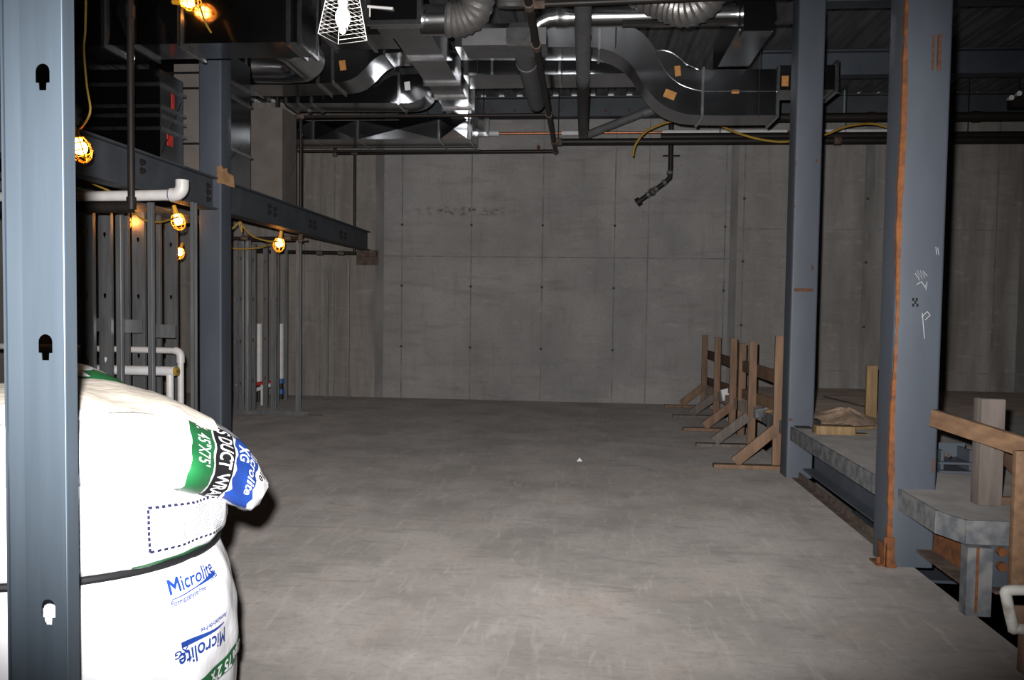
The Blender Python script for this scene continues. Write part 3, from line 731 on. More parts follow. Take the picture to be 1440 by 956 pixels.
b = MB(); b.tube([q0, (q0.x, Y, 0)], .02, 10); b.tube([a1-Vector((.15, 0, 0)), (a1.x-.15, Y-.05, 0)], .02, 10); b.build('stand_leg', 'pvc', t)
q = at(329, 536, Y=12.0); q1 = at(334, 552, Y=12.0)
b = MB(); b.box(q.x, q1.x+.02, 12.0, 12.08, 0, q.z); tag(b.build('filter_housing', 'insul', loc=(q.x, 12, 0), bev=.01), 'small white upright box beside the left column, behind the floor track', 'box')

# ================================================================== DUCTWORK
def ring(b, axis, c, a0, a1, b0, b1, w=.028, th=.03, m=0):
    """rectangular flange collar around a duct; axis 'x' (a=y,b=z) or 'y' (a=x,b=z) or 'z' (a=x,b=y)"""
    def bx(p0, p1, q0, q1):
        if axis == 'x': b.box(c-th/2, c+th/2, p0, p1, q0, q1, m)
        elif axis == 'y': b.box(p0, p1, c-th/2, c+th/2, q0, q1, m)
        else: b.box(p0, p1, q0, q1, c-th/2, c+th/2, m)
    bx(a0-w, a1+w, b0-w, b0+.001); bx(a0-w, a1+w, b1-.001, b1+w); bx(a0-w, a0+.001, b0, b1); bx(a1-.001, a1+w, b0, b1)
def crossbreak(p0, p1, p2, p3, out, parent, name='cross_broken_panel', m='duct'):
    P = [Vector(p) for p in (p0, p1, p2, p3)]; c = sum(P, Vector())/4+Vector(out); k = Vector(out)*.15
    b = MB(); b.add([p+k for p in P]+[c]+P, [(0, 1, 4), (1, 2, 4), (2, 3, 4), (3, 0, 4), (0, 5, 6, 1), (1, 6, 7, 2), (2, 7, 8, 3), (3, 8, 5, 0)]); b.build(name, m, parent, smooth=False)
def duct_tag(px, py, w, h, Y, parent, rot=0, m='tag', nm='orange_tag'):
    k = Y/1120; q = at(px, py, Y=Y); c, s = math.cos(R(rot)), math.sin(R(rot)); P = []
    for i, j in ((-1, -1), (1, -1), (1, 1), (-1, 1)):
        dx, dz = i*w/2*k, j*h/2*k; P.append((q.x+dx*c-dz*s, Y-.004, q.z+dx*s+dz*c))
    b = MB(); b.prism(P, (0, .003, 0)); b.build(nm, m, parent, smooth=False)
def pxz(P, Y): return [at(x, y, Y=Y) for x, y in P]
def hanger(b, x, y, z0, z1=ZC, r=.005): b.rods.append(((x, y, z0), (x, y, z1), r))

# A: big duct along X in front of the left column, open flange end
Y0, Y1 = 6.45, 6.85; zb = at(300, 61, Y=Y0).z; xe = at(423, 30, Y=Y0).x; zt_ = zb+.55
t = thing('rectangular_duct', 'large rectangular duct end left of the bright basket lamp, hung over the left column', 'duct', (-4, 6.65, zb))
b = MB(); b.box(-8.9, xe, Y0, Y1, zb, zt_); b.build('duct_body', 'duct', t)
for px in (147, 186, 254, 406, 422):
    x = at(px, 40, Y=Y0).x; b = MB(); ring(b, 'x', x, Y0, Y1, zb, zt_); b.build('flange', 'flange', t)
X0s = [at(p, 40, Y=Y0).x for p in (147, 186, 254, 404)]
for u0, u1 in zip(X0s, X0s[1:]): crossbreak((u0+.03, Y0, zb), (u1-.03, Y0, zb), (u1-.03, Y0, zt_), (u0+.03, Y0, zt_), (0, -.03, 0), t)
b = MB(); hanger(b, at(408, 30, Y=Y0-.05).x, Y0-.05, zb-.02, r=.004); hanger(b, at(250, 30, Y=Y0-.05).x, Y0-.05, zb-.02); hanger(b, -6, Y0-.05, zb); b.build('hanger_rod', 'steeld', t)
# round duct stub seen under it
q = at(418, 72, Y=7.3)
t = thing('round_duct', 'round duct end hanging under the large duct beside the left column', 'duct', tuple(q))
b = MB(); b.tube([(q.x, 7.0, q.z), (q.x, 7.6, q.z)], .165, 28); b.build('duct_body', 'roundduct', t)
b = MB(); b.tube([(q.x, 6.99, q.z), (q.x, 7.03, q.z)], .178, 28); b.build('rim', 'flange', t)
b = MB(); b.tube([(q.x, 7.6, q.z), (q.x-.1, 7.75, q.z), (q.x-.3, 7.8, q.z), (q.x-.75, 7.8, q.z)][:3]+[(q.x-.6, 7.75, q.z)], .15, 20); b.build('elbow', 'roundduct', t)
b = MB(); b.box(q.x-.01, q.x+.01, 7.4, 7.43, q.z+.16, ZC); b.build('hanger_strap', 'stud2', t)

# vertical risers standing behind the low beam
def riser(x0, x1, y0, y1, z1, seams, label, tape=(), body='duct'):
    z0 = 2.88
    t = thing('duct_riser', label, 'duct', ((x0+x1)/2, (y0+y1)/2, z0), 'duct risers behind the low beam')
    b = MB(); b.box(x0, x1, y0, y1, z0, z1); b.build('duct_body', body, t)
    for z in seams: b = MB(); ring(b, 'z', z, x0, x1, y0, y1, .022, .025); b.build('flange', 'flange', t)
    for yy, zz, w, h in tape: b = MB(); b.box(x1, x1+.004, yy-w/2, yy+w/2, zz-h/2, zz+h/2); b.build('red_tape', 'red', t)
    b = MB(); b.bar((x1+.001, y0+.03, z0+.1), (x1+.001, y1-.03, z0+.65), .006, .008); b.build('cross_break', 'duct', t)
    return t
xR = -3.90
yr0, yr1 = at(225, 150, X=xR).y, at(257, 150, X=xR).y
zz_ = [at(232, y, X=xR).z for y in (122, 152, 165, 183)]
riser(xR-.75, xR, yr0, yr1, zb-.02, zz_, 'nearest galvanised duct riser with red tape marks, standing behind the near beam',
      ((at(245, 70, X=xR).y, at(245, 72, X=xR).z, .12, .06), (at(243, 145, X=xR).y, at(245, 144, X=xR).z, .05, .14), (at(239, 198, X=xR).y, at(239, 198, X=xR).z, .1, .1)))
yr2 = at(328, 150, X=xR+.06).y; yr3 = at(352, 150, X=xR+.06).y
t = riser(xR-.7, xR+.06, 8.12, yr3, 4.3, [at(340, y, X=xR).z for y in (128, 148, 220)], 'duct riser partly hidden behind the left column', ())
b = MB(); b.box(xR-.42, xR+.055, 8.10, 8.118, 2.88, at(265, 90, Y=8.1).z); b.build('front_panel', 'brown', t)
x1 = at(397, 200, Y=10.0).x; riser(x1-.75, x1, 10.0, 10.5, 4.12, [], 'plain brownish duct riser right of the left column, above the far beam', (), 'brown')
# dark duct bits behind near riser
b = MB(); b.box(-8.9, xR-.8, 8.2, 8.6, 3.0, 3.5); ring(b, 'x', -5.4, 8.2, 8.6, 3.0, 3.5, m=1); ring(b, 'x', -6.2, 8.2, 8.6, 3.0, 3.5, m=1)
t = tag(b.build('rectangular_duct', ['duct', 'flange'], loc=(-6.5, 8.4, 3.0)), 'dark rectangular duct far left behind the hanging black pipe', 'duct')

def sduct(bottom, top, Y0, Y1, name, parent, m='duct'):
    B = crom(pxz(bottom, Y0)); T = crom(pxz(top, Y0))
    for P in (B, T):
        for p in P: p.y = Y0
    b = MB(); poly = T+B[::-1]
    n = len(T); assert len(B) == n
    k = 2*n
    vs = T+B; vs = vs+[p+Vector((0, Y1-Y0, 0)) for p in vs]; f = []
    for i in range(n-1):
        f += [(i, i+1, n+i+1, n+i), (k+i+1, k+i, k+n+i, k+n+i+1), (i+1, i, k+i, k+i+1), (n+i, n+i+1, k+n+i+1, k+n+i)]
    f += [(0, n, k+n, k), (n-1, k+n-1, k+2*n-1, 2*n-1)]
    b.add(vs, f); return b.build(name, m, parent)
def vflange(px, py_t, py_b, Y0, Y1, parent, w=.03):
    a, c = at(px, py_t, Y=Y0), at(px, py_b, Y=Y0)
    b = MB(); ring(b, 'x', (a.x+c.x)/2, Y0, Y1, c.z, a.z, w*.8, .026); b.build('flange', 'flange', parent)

# E1 upper S duct
Y0, Y1 = 9.0, 9.5
q = at(420, 118, Y=Y0)
t = thing('offset_duct', 'upper S-shaped duct left of the long central duct, orange tag on its dark face', 'duct', tuple(q))
sduct([(322, 119), (400, 119), (470, 116), (495, 111), (511, 99), (525, 84), (540, 76), (560, 74), (600, 73)],
      [(322, 66), (400, 66), (450, 65), (475, 58), (492, 48), (508, 40), (530, 36), (560, 35), (600, 35)], Y0, Y1, 'duct_body', t)
vflange(447, 66, 117, Y0, Y1, t); vflange(468, 63, 116, Y0, Y1, t); vflange(541, 40, 76, Y0, Y1, t); vflange(345, 66, 119, Y0, Y1, t)
duct_tag(482, 92, 9, 14, Y0, t, 8)
b = MB(); hanger(b, at(455, 90, Y=9.2).x, 9.55, 4.1); hanger(b, -3.2, 9.55, 4.1); b.build('hanger_rod', 'steeld', t)
# E2
Y0, Y1 = 10.0, 10.45
t = thing('offset_duct', 'middle S-shaped duct below the tagged one, left of the central duct', 'duct', tuple(at(500, 145, Y=Y0)))
sduct([(398, 145), (440, 145), (520, 145), (550, 145), (570, 145), (584, 143), (594, 138), (601, 130), (604, 122)],
      [(398, 127), (440, 127), (505, 127), (525, 124), (540, 113), (552, 107), (566, 105), (585, 104), (598, 103)], Y0, Y1, 'duct_body', t)
for px, a, c in ((402, 127, 145), (419, 127, 145), (438, 127, 145), (561, 105, 145)): vflange(px, a, c, Y0, Y1, t)
duct_tag(573, 121, 8, 12, Y0, t, 6, 'insul', 'pale_tag')
b = MB(); hanger(b, -3.6, Y1+.04, 4.15); hanger(b, -2.5, Y1+.04, 4.15); b.build('hanger_rod', 'steeld', t)
# E3
Y0, Y1 = 11.5, 12.1
t = thing('rectangular_duct', 'lowest bright duct left of centre, just above the sprinkler pipe by the back wall', 'duct', tuple(at(530, 195, Y=Y0)))
a, c = at(397, 171, Y=Y0), at(664, 195, Y=Y0)
b = MB(); b.box(a.x, c.x, Y0, Y1, c.z, c.z+.27); b.build('duct_body', 'duct', t)
for px in (440, 503, 617, 660): vflange(px, 171, 194, Y0, Y1, t)
X0s = [at(p, 180, Y=Y0).x for p in (397, 440, 503, 617, 660)]
for u0, u1 in zip(X0s, X0s[1:]): crossbreak((u0+.03, Y0, c.z), (u1-.03, Y0, c.z), (u1-.03, Y0, c.z+.27), (u0+.03, Y0, c.z+.27), (0, -.03, 0), t)
b = MB(); hanger(b, at(505, 190, Y=Y1).x, Y1+.05, c.z); hanger(b, at(600, 190, Y=Y1).x, Y1+.05, c.z); b.build('hanger_rod', 'steeld', t)
b = MB(); b.box(a.x, c.x+.05, Y1+.02, Y1+.06, c.z-.06, c.z-.03); b.build('trapeze_bar', 'steeld', t)
# C wide duct behind basket lamp
Y0, Y1 = 7.9, 8.35
a, c = at(455, 0, Y=Y0), at(560, 48, Y=Y0)
t = thing('rectangular_duct', 'brownish wide duct directly behind the bright basket lamp', 'duct', (a.x, 8.1, c.z))
b = MB(); b.box(a.x, -1.97, Y0, Y1, c.z, c.z+.5); b.build('duct_body', 'duct', t)
for u in (at(512, 50, Y=Y0).x, a.x): b = MB(); ring(b, 'x', u, Y0, Y1, c.z, c.z+.5); b.build('flange', 'flange', t)
# D long duct toward the back wall
zb = 4.30; x0, x1 = -1.95, -1.555
t = thing('rectangular_duct', 'long central duct running to the back wall with bright flange bands', 'duct', (-1.75, 10, zb))
b = MB(); b.box(x0, x1, 7.45, 12.55, zb, zb+.28); b.build('duct_body', 'duct', t)
for py in (82, 117, 137, 153, 189):
    px = {82: 592, 117: 614, 137: 626, 153: 633, 189: 650}[py]; Y = at(px, py, z=zb).y
    b = MB(); ring(b, 'y', Y, x0, x1, zb, zb+.28, .03, .04); b.build('flange', 'flange', t)
b = MB()
for Y in (8.6, 10.2, 11.6): hanger(b, x0-.05, Y, zb); hanger(b, x1+.05, Y, zb)
b.build('hanger_rod', 'steeld', t)
# plenum box at its near end with round collar and flexible duct
Y0 = 6.95; a, c = at(521, -25, Y=Y0), at(586, 27, Y=Y0)
t = thing('duct_plenum', 'short plenum box at the top, at the near end of the central duct', 'duct', ((a.x+c.x)/2, 7.2, c.z))
b = MB(); b.box(a.x, c.x, Y0, 7.44, c.z, c.z+.34); b.build('duct_body', 'duct', t)
for yy, ww in ((Y0+.02, .04), (Y0+.12, .03)): b = MB(); ring(b, 'y', yy, a.x, c.x, c.z, c.z+.34, ww, ww); b.build('flange', 'flange', t)
qz = at(610, 28, Y=7.2); b = MB(); b.tube([(c.x-.01, 7.2, qz.z), (c.x+.24, 7.2, qz.z)], .135, 24); b.build('round_collar', 'roundduct', t)
b = MB(); q = at(517, 9, Y=Y0); b.tube([q, q+Vector((.23, -.02, -.03))], .012, 8); b.tube([q+Vector((.02, 0, 0)), q+Vector((.02, 0, -.09))], .006, 8); b.build('cable_end', 'wire', t)
def flex(pts, r, label, name='flexible_duct', pitch=.045):
    P = crom(pts, 24); out = [P[0]]; acc = 0
    for p in P[1:]:
        if (p-out[-1]).length >= pitch/2: out.append(p)
    rs = [r*(1.0 if i % 2 else .91) for i in range(len(out))]
    b = MB(); b.tube(out, rs, 28)
    return tag(b.build(name, 'flex', loc=tuple(out[0])), label, 'duct', 'flexible ducts near the ceiling')
flex([(c.x+.22, 7.2, qz.z), (c.x+.34, 7.2, qz.z), (c.x+.47, 7.17, qz.z+.06), (c.x+.53, 7.1, qz.z+.22), (c.x+.55, 7.03, qz.z+.5), (c.x+.55, 7.0, ZC-.2), (c.x+.55, 7.0, ZC-.005)], .155, 'flexible round duct bending up right of the plenum box')
q = at(719, 8, Y=7.7); flex([q+Vector((0, .05, -.0)), q+Vector((0, 0, .2)), q+Vector((-.02, -.06, .45)), (q.x-.03, q.y-.08, ZC-.15), (q.x-.03, q.y-.08, ZC-.005)], .15, 'flexible duct rising above the square-to-round fitting at top centre')
q = at(985, 12, Y=7.25)
flex([at(790, -75, Y=7.4), at(880, -24, Y=7.4), at(940, 6, Y=7.3), at(972, 11, Y=7.2), at(998, -8, Y=7.1), at(1006, -45, Y=7.05), at(1008, -90, Y=7.0)], .16, 'flexible duct elbow crossing the round metal duct at top right of centre')
# round duct G
z = 4.475; x0, x1 = at(782, 34, Y=8.0).x, at(1047, 34, Y=8.0).x
t = thing('round_duct', 'shiny horizontal round duct near the ceiling, right of centre', 'duct', (x0, 8, z))
b = MB(); b.tube([(x0, 8, z), (x1, 8, z)], .098, 28); b.build('duct_body', 'roundduct', t)
b = MB(); b.tube([(x0, 8, z), (x0+.04, 8, z), (x0+.05, 8, z), (x0+.13, 8, z)], [.104, .104, .108, .104], 28); b.build('draw_band', 'flange', t)
b = MB(); b.tube([(x0+.02, 8, z), (x0-.08, 8, z-.01), (x0-.16, 8.0, z-.05), (x0-.22, 8.02, z-.10)], .092, 24); b.build('elbow', 'roundduct', t)
b = MB(); b.box(at(875, 46, Y=7.9).x, at(1112, 46, Y=7.9).x, 7.88, 7.92, z-.14, z-.115); b.build('trapeze_bar', 'steeld', t)
a, c = at(1046, 5, Y=7.6), at(1094, 43, Y=7.6)
t = thing('duct_boot', 'square duct box joining the round duct beside the far right column', 'duct', (a.x, 7.7, c.z))
b = MB(); b.box(a.x, c.x-.04, 7.6, 7.78, c.z, a.z); b.build('duct_body', 'duct', t)
b = MB(); b.box(at(1090, 100, Y=7.8).x-.35, at(1090, 100, Y=7.8).x-.02, 7.78, 9.3, c.z+.08, c.z+.4); b.build('branch_duct', 'duct', t)
# F right S duct
Y0, Y1 = 9.0, 9.48
t = thing('offset_duct', 'big S-shaped duct with orange tags dropping toward the far right column', 'duct', tuple(at(1040, 162, Y=Y0)))
sduct([(640, 66), (750, 66), (820, 66), (845, 68), (868, 76), (888, 92), (905, 118), (925, 142), (950, 156), (985, 162), (1094, 162)],
      [(640, 33), (750, 33), (855, 33), (885, 37), (905, 48), (922, 70), (934, 96), (952, 114), (972, 123), (990, 127), (1094, 127)], Y0, Y1, 'duct_body', t)
sduct([(922, 72), (928, 84), (936, 99), (953, 115), (973, 124), (991, 128), (1094, 128)],
      [(922, 71), (932, 71), (944, 74), (956, 82), (966, 91), (982, 97), (1094, 97)], Y0+.004, Y1, 'upper_branch', t)
vflange(988, 97, 162, Y0, Y1, t, .025); vflange(1094, 97, 162, Y0, Y1, t, .03); vflange(843, 33, 68, Y0, Y1, t, .02)
b = MB()
for P in ([(922, 71), (934, 97), (952, 115), (972, 124), (990, 128)], [(922, 71), (932, 70), (944, 73), (956, 81), (966, 90), (982, 97)], [(990, 128), (1094, 128)]):
    b.tube(crom(pxz(P, Y0-.003)), .006, 6)
b.build('standing_seam', 'flange', t)
duct_tag(942, 133, 16, 11, Y0, t, -22); duct_tag(953, 100, 8, 14, Y0, t, 6); duct_tag(828, 53, 9, 7, Y0, t); duct_tag(1034, 129, 10, 5, Y0, t)
b = MB(); hanger(b, at(1067, 130, Y=8.96).x, 8.94, at(1067, 165, Y=8.96).z); hanger(b, .3, 8.94, 4.5); b.build('hanger_rod', 'steeld', t)
a, c = at(1096, 92, Y=Y0+.05), at(1177, 126, Y=Y0+.05)
b = MB(); b.box(a.x, c.x, Y0+.05, Y1, c.z, a.z); b.build('end_section', 'duct', t); vflange(1177, 88, 127, Y0+.05, Y1, t, .03); duct_tag(1104, 114, 9, 14, Y0+.05, t)
# H straight duct behind it
Y0, Y1 = 9.75, 10.35
a, c = at(652, 75, Y=Y0), at(897, 103, Y=Y0)
t = thing('rectangular_duct', 'straight shiny duct under and behind the S-shaped duct, right of centre', 'duct', (0, 10, c.z))
b = MB(); b.box(a.x, c.x, Y0, Y1, c.z, c.z+.3); b.build('duct_body', 'duct', t)
for px in (692, 787): vflange(px, 75, 103, Y0, Y1, t, .015)
b = MB(); hanger(b, at(790, 110, Y=Y0-.03).x, Y0-.04, c.z-.12); hanger(b, at(672, 90, Y=Y0).x, Y0-.04, c.z); b.build('hanger_rod', 'steeld', t)
# dull cross duct and square-to-round pipe J2
Y0 = 7.8; a, c = at(650, 40, Y=Y0), at(768, 62, Y=Y0)
t = thing('rectangular_duct', 'dull flat cross duct below the flexible ducts at top centre', 'duct', (a.x, 8, c.z))
b = MB(); b.box(a.x, c.x, Y0, 8.2, c.z, c.z+.16); b.build('duct_body', 'greypipe', t)
zc = 4.255
t = thing('round_duct', 'thick grey round duct running toward the back wall, left of the central pipe', 'duct', (-.66, 9, zc))
xa, xb = -.80, -.56
b = MB(); b.prism([(-.78, 7.62, zc-.12), (-.545, 7.62, zc-.12), (-.545, 7.62, zc+.0), (-.78, 7.62, zc+.0)], (0, .17, 0)); b.build('square_boot', 'flange', t)
b = MB(); n = 24; vs = []
for Y, s in ((7.79, 0), (8.0, .15), (8.7, 1)):
    for j in range(n):
        t_ = 2*math.pi*(j+.5)/n; cx_, cz_ = math.cos(t_), math.sin(t_); k = max(abs(cx_), abs(cz_))
        vs.append((-.66+.112*((1-s)*cx_/k+s*cx_), Y, zc+.105*((1-s)*cz_/k+s*cz_)))
b.add(vs, [(i*n+j, i*n+(j+1) % n, (i+1)*n+(j+1) % n, (i+1)*n+j) for i in range(2) for j in range(n)]); b.build('transition', 'greypipe', t)
b = MB(); b.tube([(-.66, Y, zc) for Y in (8.68, 8.75, 8.76, 10.45)], [.116, .116, .105, .105], 24); b.build('duct_body', 'greypipe', t)
b = MB(); hanger(b, -.66, 9.5, zc+.1); b.build('hanger_rod', 'steeld', t)
# J1 long central pipe
zc = 4.275; xj = -.055
t = thing('round_duct', 'long grey pipe running straight to the back wall at top centre', 'pipe', (xj, 9, zc))
b = MB(); b.tube([(xj, Y, zc) for Y in (5.6, 6.9, 6.91, 7.0, 7.01, 9.3, 9.31, 9.6, 9.61, 12.6)], [.078, .078, .086, .086, .078, .078, .083, .083, .076, .076], 20); b.build('pipe_run', 'greypipe', t)
q = at(906, 158, Y=12.7)
b = MB(); b.tube([(xj, 12.55, zc+.03), (xj+.08, 12.6, zc+.04), q], .062, 16); b.tube([q-Vector((.02, 0, .01)), q+Vector((.18, 0, .04))], .075, 16); b.build('branch', 'greypipe', t)
b = MB(); hanger(b, xj, 8.5, zc+.07); hanger(b, xj, 11, zc+.07); b.build('hanger_rod', 'steeld', t)

# ================================================================== SPRINKLER / BLACK PIPES
def pipe(label, pts, r, m='pipe', name='sprinkler_pipe', fit=(), fr=1.35, fl=.05, fm='rustd', hang=(), cat='pipe', group=None):
    t = thing(name, label, cat, tuple(pts[0]), group)
    b = MB(); b.tube(pts, r, 12); b.build('pipe_run', m, t)
    for c, d in fit:
        c, d = Vector(c), Vector(d).normalized(); b = MB(); b.tube([c-d*fl, c+d*fl], r*fr, 12); b.build('coupling', fm, t)
    if hang:
        b = MB()
        for h in hang: hanger(b, *h)
        b.build('hanger_rod', 'steeld', t)
    return t
zs = 4.12; xs = -.497
pipe('black sprinkler main running toward the back wall at top centre', [(xs, 5.8, zs), (xs, 12.95, zs)], .036,
     fit=[((xs, 6.7, zs), (0, 1, 0)), ((xs, 7.75, zs), (0, 1, 0)), ((xs, 10.5, zs), (0, 1, 0)), ((xs, 12.2, zs), (0, 1, 0)), ((xs, 12.93, zs), (0, 1, 0))], hang=[(xs, 9.0, zs)])
pipe('rusty pipe crossing from the sprinkler main to the right at the top of the photo', [(xs+.03, 6.7, zs), (2.6, 6.62, zs+.03), (XR-.02, 6.5, zs+.06)], .026, m='pipe', fit=[((xs+.08, 6.7, zs), (1, 0, 0))], hang=[(2.45, 6.62, zs)])
x = at(390, 172, Y=10.5).x; xd = at(423, 172, Y=10.5).x; zd = at(423, 335, Y=10.5).z
pipe('black sprinkler branch below the S ducts, with a drop down past the far beam', [(xs, 10.5, zs), (x, 10.5, zs), (x, 10.5, zs+.3)], .024, fit=[((xd, 10.5, zs), (1, 0, 0)), ((x, 10.5, zs), (1, 0, 0))])
pipe('black vertical drop pipe in front of the far beam', [(xd, 10.5, zs-.02), (xd, 10.5, zd)], .024, name='drop_pipe', fit=[((xd, 10.5, zd), (0, 0, 1))])
pipe('black horizontal pipe at the stud tops right of the left column', [(xd, 10.5, zd), (-5.2, 10.5, zd-.01)], .024, name='branch_pipe', fit=[((-4.0, 10.5, zd), (1, 0, 0)), ((-4.6, 10.5, zd), (1, 0, 0))])
xk = at(471, 220, Y=12.93).x; xd2 = at(499, 222, Y=12.93).x; zd2 = at(499, 356, Y=12.93).z
t = pipe('black sprinkler branch along the back wall below the bright duct', [(xs, 12.93, zs), (xk, 12.93, zs-.02), (xk, 12.93, zs+.2)], .03, fit=[((xk, 12.93, zs-.02), (0, 0, 1)), ((xd2, 12.93, zs-.01), (1, 0, 0))], hang=[(at(669, 210, Y=12.93).x, 12.93, zs)])
q = at(757, 214, Y=12.93); b = MB(); b.tube([(q.x, 12.93, zs), (q.x, 12.93, zs+.05), (q.x, 12.93, zs+.055), (q.x, 12.93, zs+.1)], [.02, .02, .028, .016], 10); b.build('sprinkler_head', 'rust', t)
pipe('black vertical drop pipe at the far end of the low beam', [(xd2, 12.93, zs-.03), (xd2, 12.93, zd2)], .024, name='drop_pipe')
q = at(380, 358, Y=12.93)
pipe('black horizontal pipe under the far beam end near the back wall', [(xd2+.03, 12.93, zd2), (-5.6, 12.93, zd2+.02)], .03, name='branch_pipe', fit=[((at(450, 360, Y=12.93).x, 12.93, zd2), (1, 0, 0)), ((at(480, 360, Y=12.93).x, 12.93, zd2), (1, 0, 0))])
pipe('black sprinkler pipe crossing the right half in front of the back wall', [(xs, 12.2, zs), (XR-.02, 12.2, zs+.0)], .05, fit=[((at(1177, 203, Y=12.2).x, 12.2, zs), (1, 0, 0)), ((at(785, 203, Y=12.2).x, 12.2, zs), (1, 0, 0))], fr=1.2, hang=[(at(1012, 200, Y=12.2).x, 12.2, zs), (at(1360, 200, Y=12.2).x, 12.2, zs), (at(757, 200, Y=12.2).x+.3, 12.2, zs)])
zz = at(1300, 164, Y=11.75).z
pipe('thick black pipe above the right columns, just under the ceiling beam', [(at(1050, 170, Y=11.75).x, 11.75, zz), (XR-.02, 11.75, zz)], .062, fit=[((at(1225, 165, Y=11.75).x, 11.75, zz), (1, 0, 0)), ((at(1372, 165, Y=11.75).x, 11.75, zz), (1, 0, 0))], fr=1.2, fm='pipe', hang=[(5, 11.75, zz)])
pipe('lower thick black pipe near the back wall, just above the white pipe sleeves', [(at(930, 174, Y=12.9).x, 12.9, zz-.02), (XR-.02, 12.9, zz-.02)], .06, fm='pipe', hang=[(4, 12.9, zz)])
q = at(188, 0, Y=6.2); zq = at(188, 291, Y=6.2).z
pipe('dark vertical pipe hanging in front of the near beam at left', [(q.x-.03, 6.2, ZC), (q.x-.03, 6.2, zq)], .028, m='pipe', name='drop_pipe', fit=[((q.x-.03, 6.2, zq+.03), (0, 0, 1)), ((q.x-.03, 6.2, at(188, 16, Y=6.2).z), (0, 0, 1))], fm='pipe')
pipe('black pipe just below the white elbow pipe at left', [(q.x-.03, 6.2, zq), (-8.9, 6.2, zq-.03)], .05, name='branch_pipe')
# copper line with sleeves
Yc = 13.15; zc = at(800, 187, Y=Yc).z
t = thing('copper_pipe', 'copper pipe in white insulation sleeves running along the back wall', 'pipe', (-1.5, Yc, zc))
b = MB(); b.tube([(at(660, 187, Y=Yc).x, Yc, zc), (at(1256, 187, Y=Yc).x, Yc, zc)], .018, 10); b.build('pipe_run', 'copper', t)
for p0, p1 in ((681, 702), (790, 817), (931, 1106), (1152, 1252)):
    b = MB(); b.tube([(at(p0, 187, Y=Yc).x, Yc, zc), (at(p1, 187, Y=Yc).x, Yc, zc)], .042, 14); b.build('insulation_sleeve', 'insul', t)
for p0 in (994, 1186):
    x = at(p0, 187, Y=Yc).x; b = MB(); b.box(x-.12, x+.12, Yc-.05, Yc+.05, zc-.05, zc-.035); b.tube([(x, Yc, zc+.04), (x, Yc, ZC)], .012, 8); b.build('saddle_hanger', 'tealclamp', t)
# black riser with offset elbow (M)
Ym = 13.3; P = [at(944, 178, Y=Ym), at(943, 238, Y=Ym), at(942, 250, Y=Ym), at(935, 257, Y=Ym), at(899, 283, Y=Ym)]
t = thing('black_drain', 'black pipe dropping down the back wall and bending left to a clamp end', 'pipe', tuple(P[0]))
b = MB(); b.tube([(P[0].x, Ym, ZC-.4)]+P, .042, 14); b.build('pipe_run', 'steeld', t)
for c in ((942, 243), (934, 257), (922, 266), (911, 274)):
    c = at(*c, Y=Ym); d = Vector((0, 0, 1)) if c.x > P[3].x+.02 else (P[4]-P[3]).normalized(); b = MB(); b.tube([c-d*.025, c+d*.025], .052, 14); b.build('band_clamp', 'greypipe', t)
c = at(917, 270, Y=Ym); d = (P[4]-P[3]).normalized(); b = MB(); b.tube([c-d*.03, c+d*.03], .065, 12); b.build('coupling', 'rustd', t)
b = MB(); b.tube([P[4]-d*.02, P[4]+d*.05], .072, 12); b.build('pipe_end', 'steeld', t)
c0, c1 = at(932, 219, Y=Ym-.03), at(956, 219, Y=Ym-.03); b = MB(); b.tube([c0, c1], .014, 8); b.build('cross_clamp', 'steeld', t)

# ================================================================== CABLES
def cable(label, pts, r=.014, name='cable', m='yellow'):
    b = MB(); b.tube(crom(pts, 8), r, 8); return tag(b.build(name, m, loc=tuple(pts[0])), label, 'cable')
cable('yellow cable end drooping below the S duct in front of the back wall', [at(890, 220, Y=11.4), at(893, 205, Y=11.4), at(905, 188, Y=11.4), at(922, 178, Y=11.45), at(945, 171, Y=11.5), at(985, 171, Y=11.5), at(1012, 176, Y=11.5)], .016)
cable('yellow cable sagging behind the far right column', [at(1012, 176, Y=11.55), at(1040, 188, Y=11.4), at(1075, 197, Y=11.4), at(1108, 199, Y=11.4), at(1155, 191, Y=11.4), at(1190, 178, Y=11.4), at(1225, 174, Y=11.5), at(1252, 180, Y=11.5), at(1280, 188, Y=11.5)], .016)
cable('thin yellow cord hanging down to the caged light by the foreground stud', [at(121, -30, Y=4.6), at(120, 40, Y=4.6), at(118, 70, Y=4.6), at(122, 120, Y=4.6), at(127, 155, Y=4.6), at(118, 175, Y=4.6), at(108, 184, Y=4.6), at(106, 190, Y=4.6)], .0065)
cable('thin yellow cord under the near beam above the white pipe', [at(106, 240, Y=6.9), at(130, 258, Y=6.9), at(160, 272, Y=6.9), at(175, 292, Y=6.9), at(172, 300, Y=6.9), at(182, 292, Y=6.95), at(200, 308, Y=7.1), at(225, 312, Y=7.3), at(250, 305, Y=7.6)], .009)
cable('yellow cord looped under the far beam beside the left column', [at(326, 322, Y=9.9), at(338, 312, Y=9.9), at(340, 326, Y=9.9), at(337, 313, Y=9.9), at(352, 330, Y=9.9), at(372, 338, Y=9.9), at(392, 340, Y=9.95)], .01)
cable('yellow cord swagged lower between the studs beside the left column', [at(326, 349, Y=10.7), at(345, 350, Y=10.7), at(370, 347, Y=10.7), at(388, 340, Y=10.5)], .01)
cable('yellow cord hanging from the upper caged light at the duct', [at(281, 8, Y=6.2), at(288, 30, Y=6.2), at(297, 46, Y=6.2)], .008)

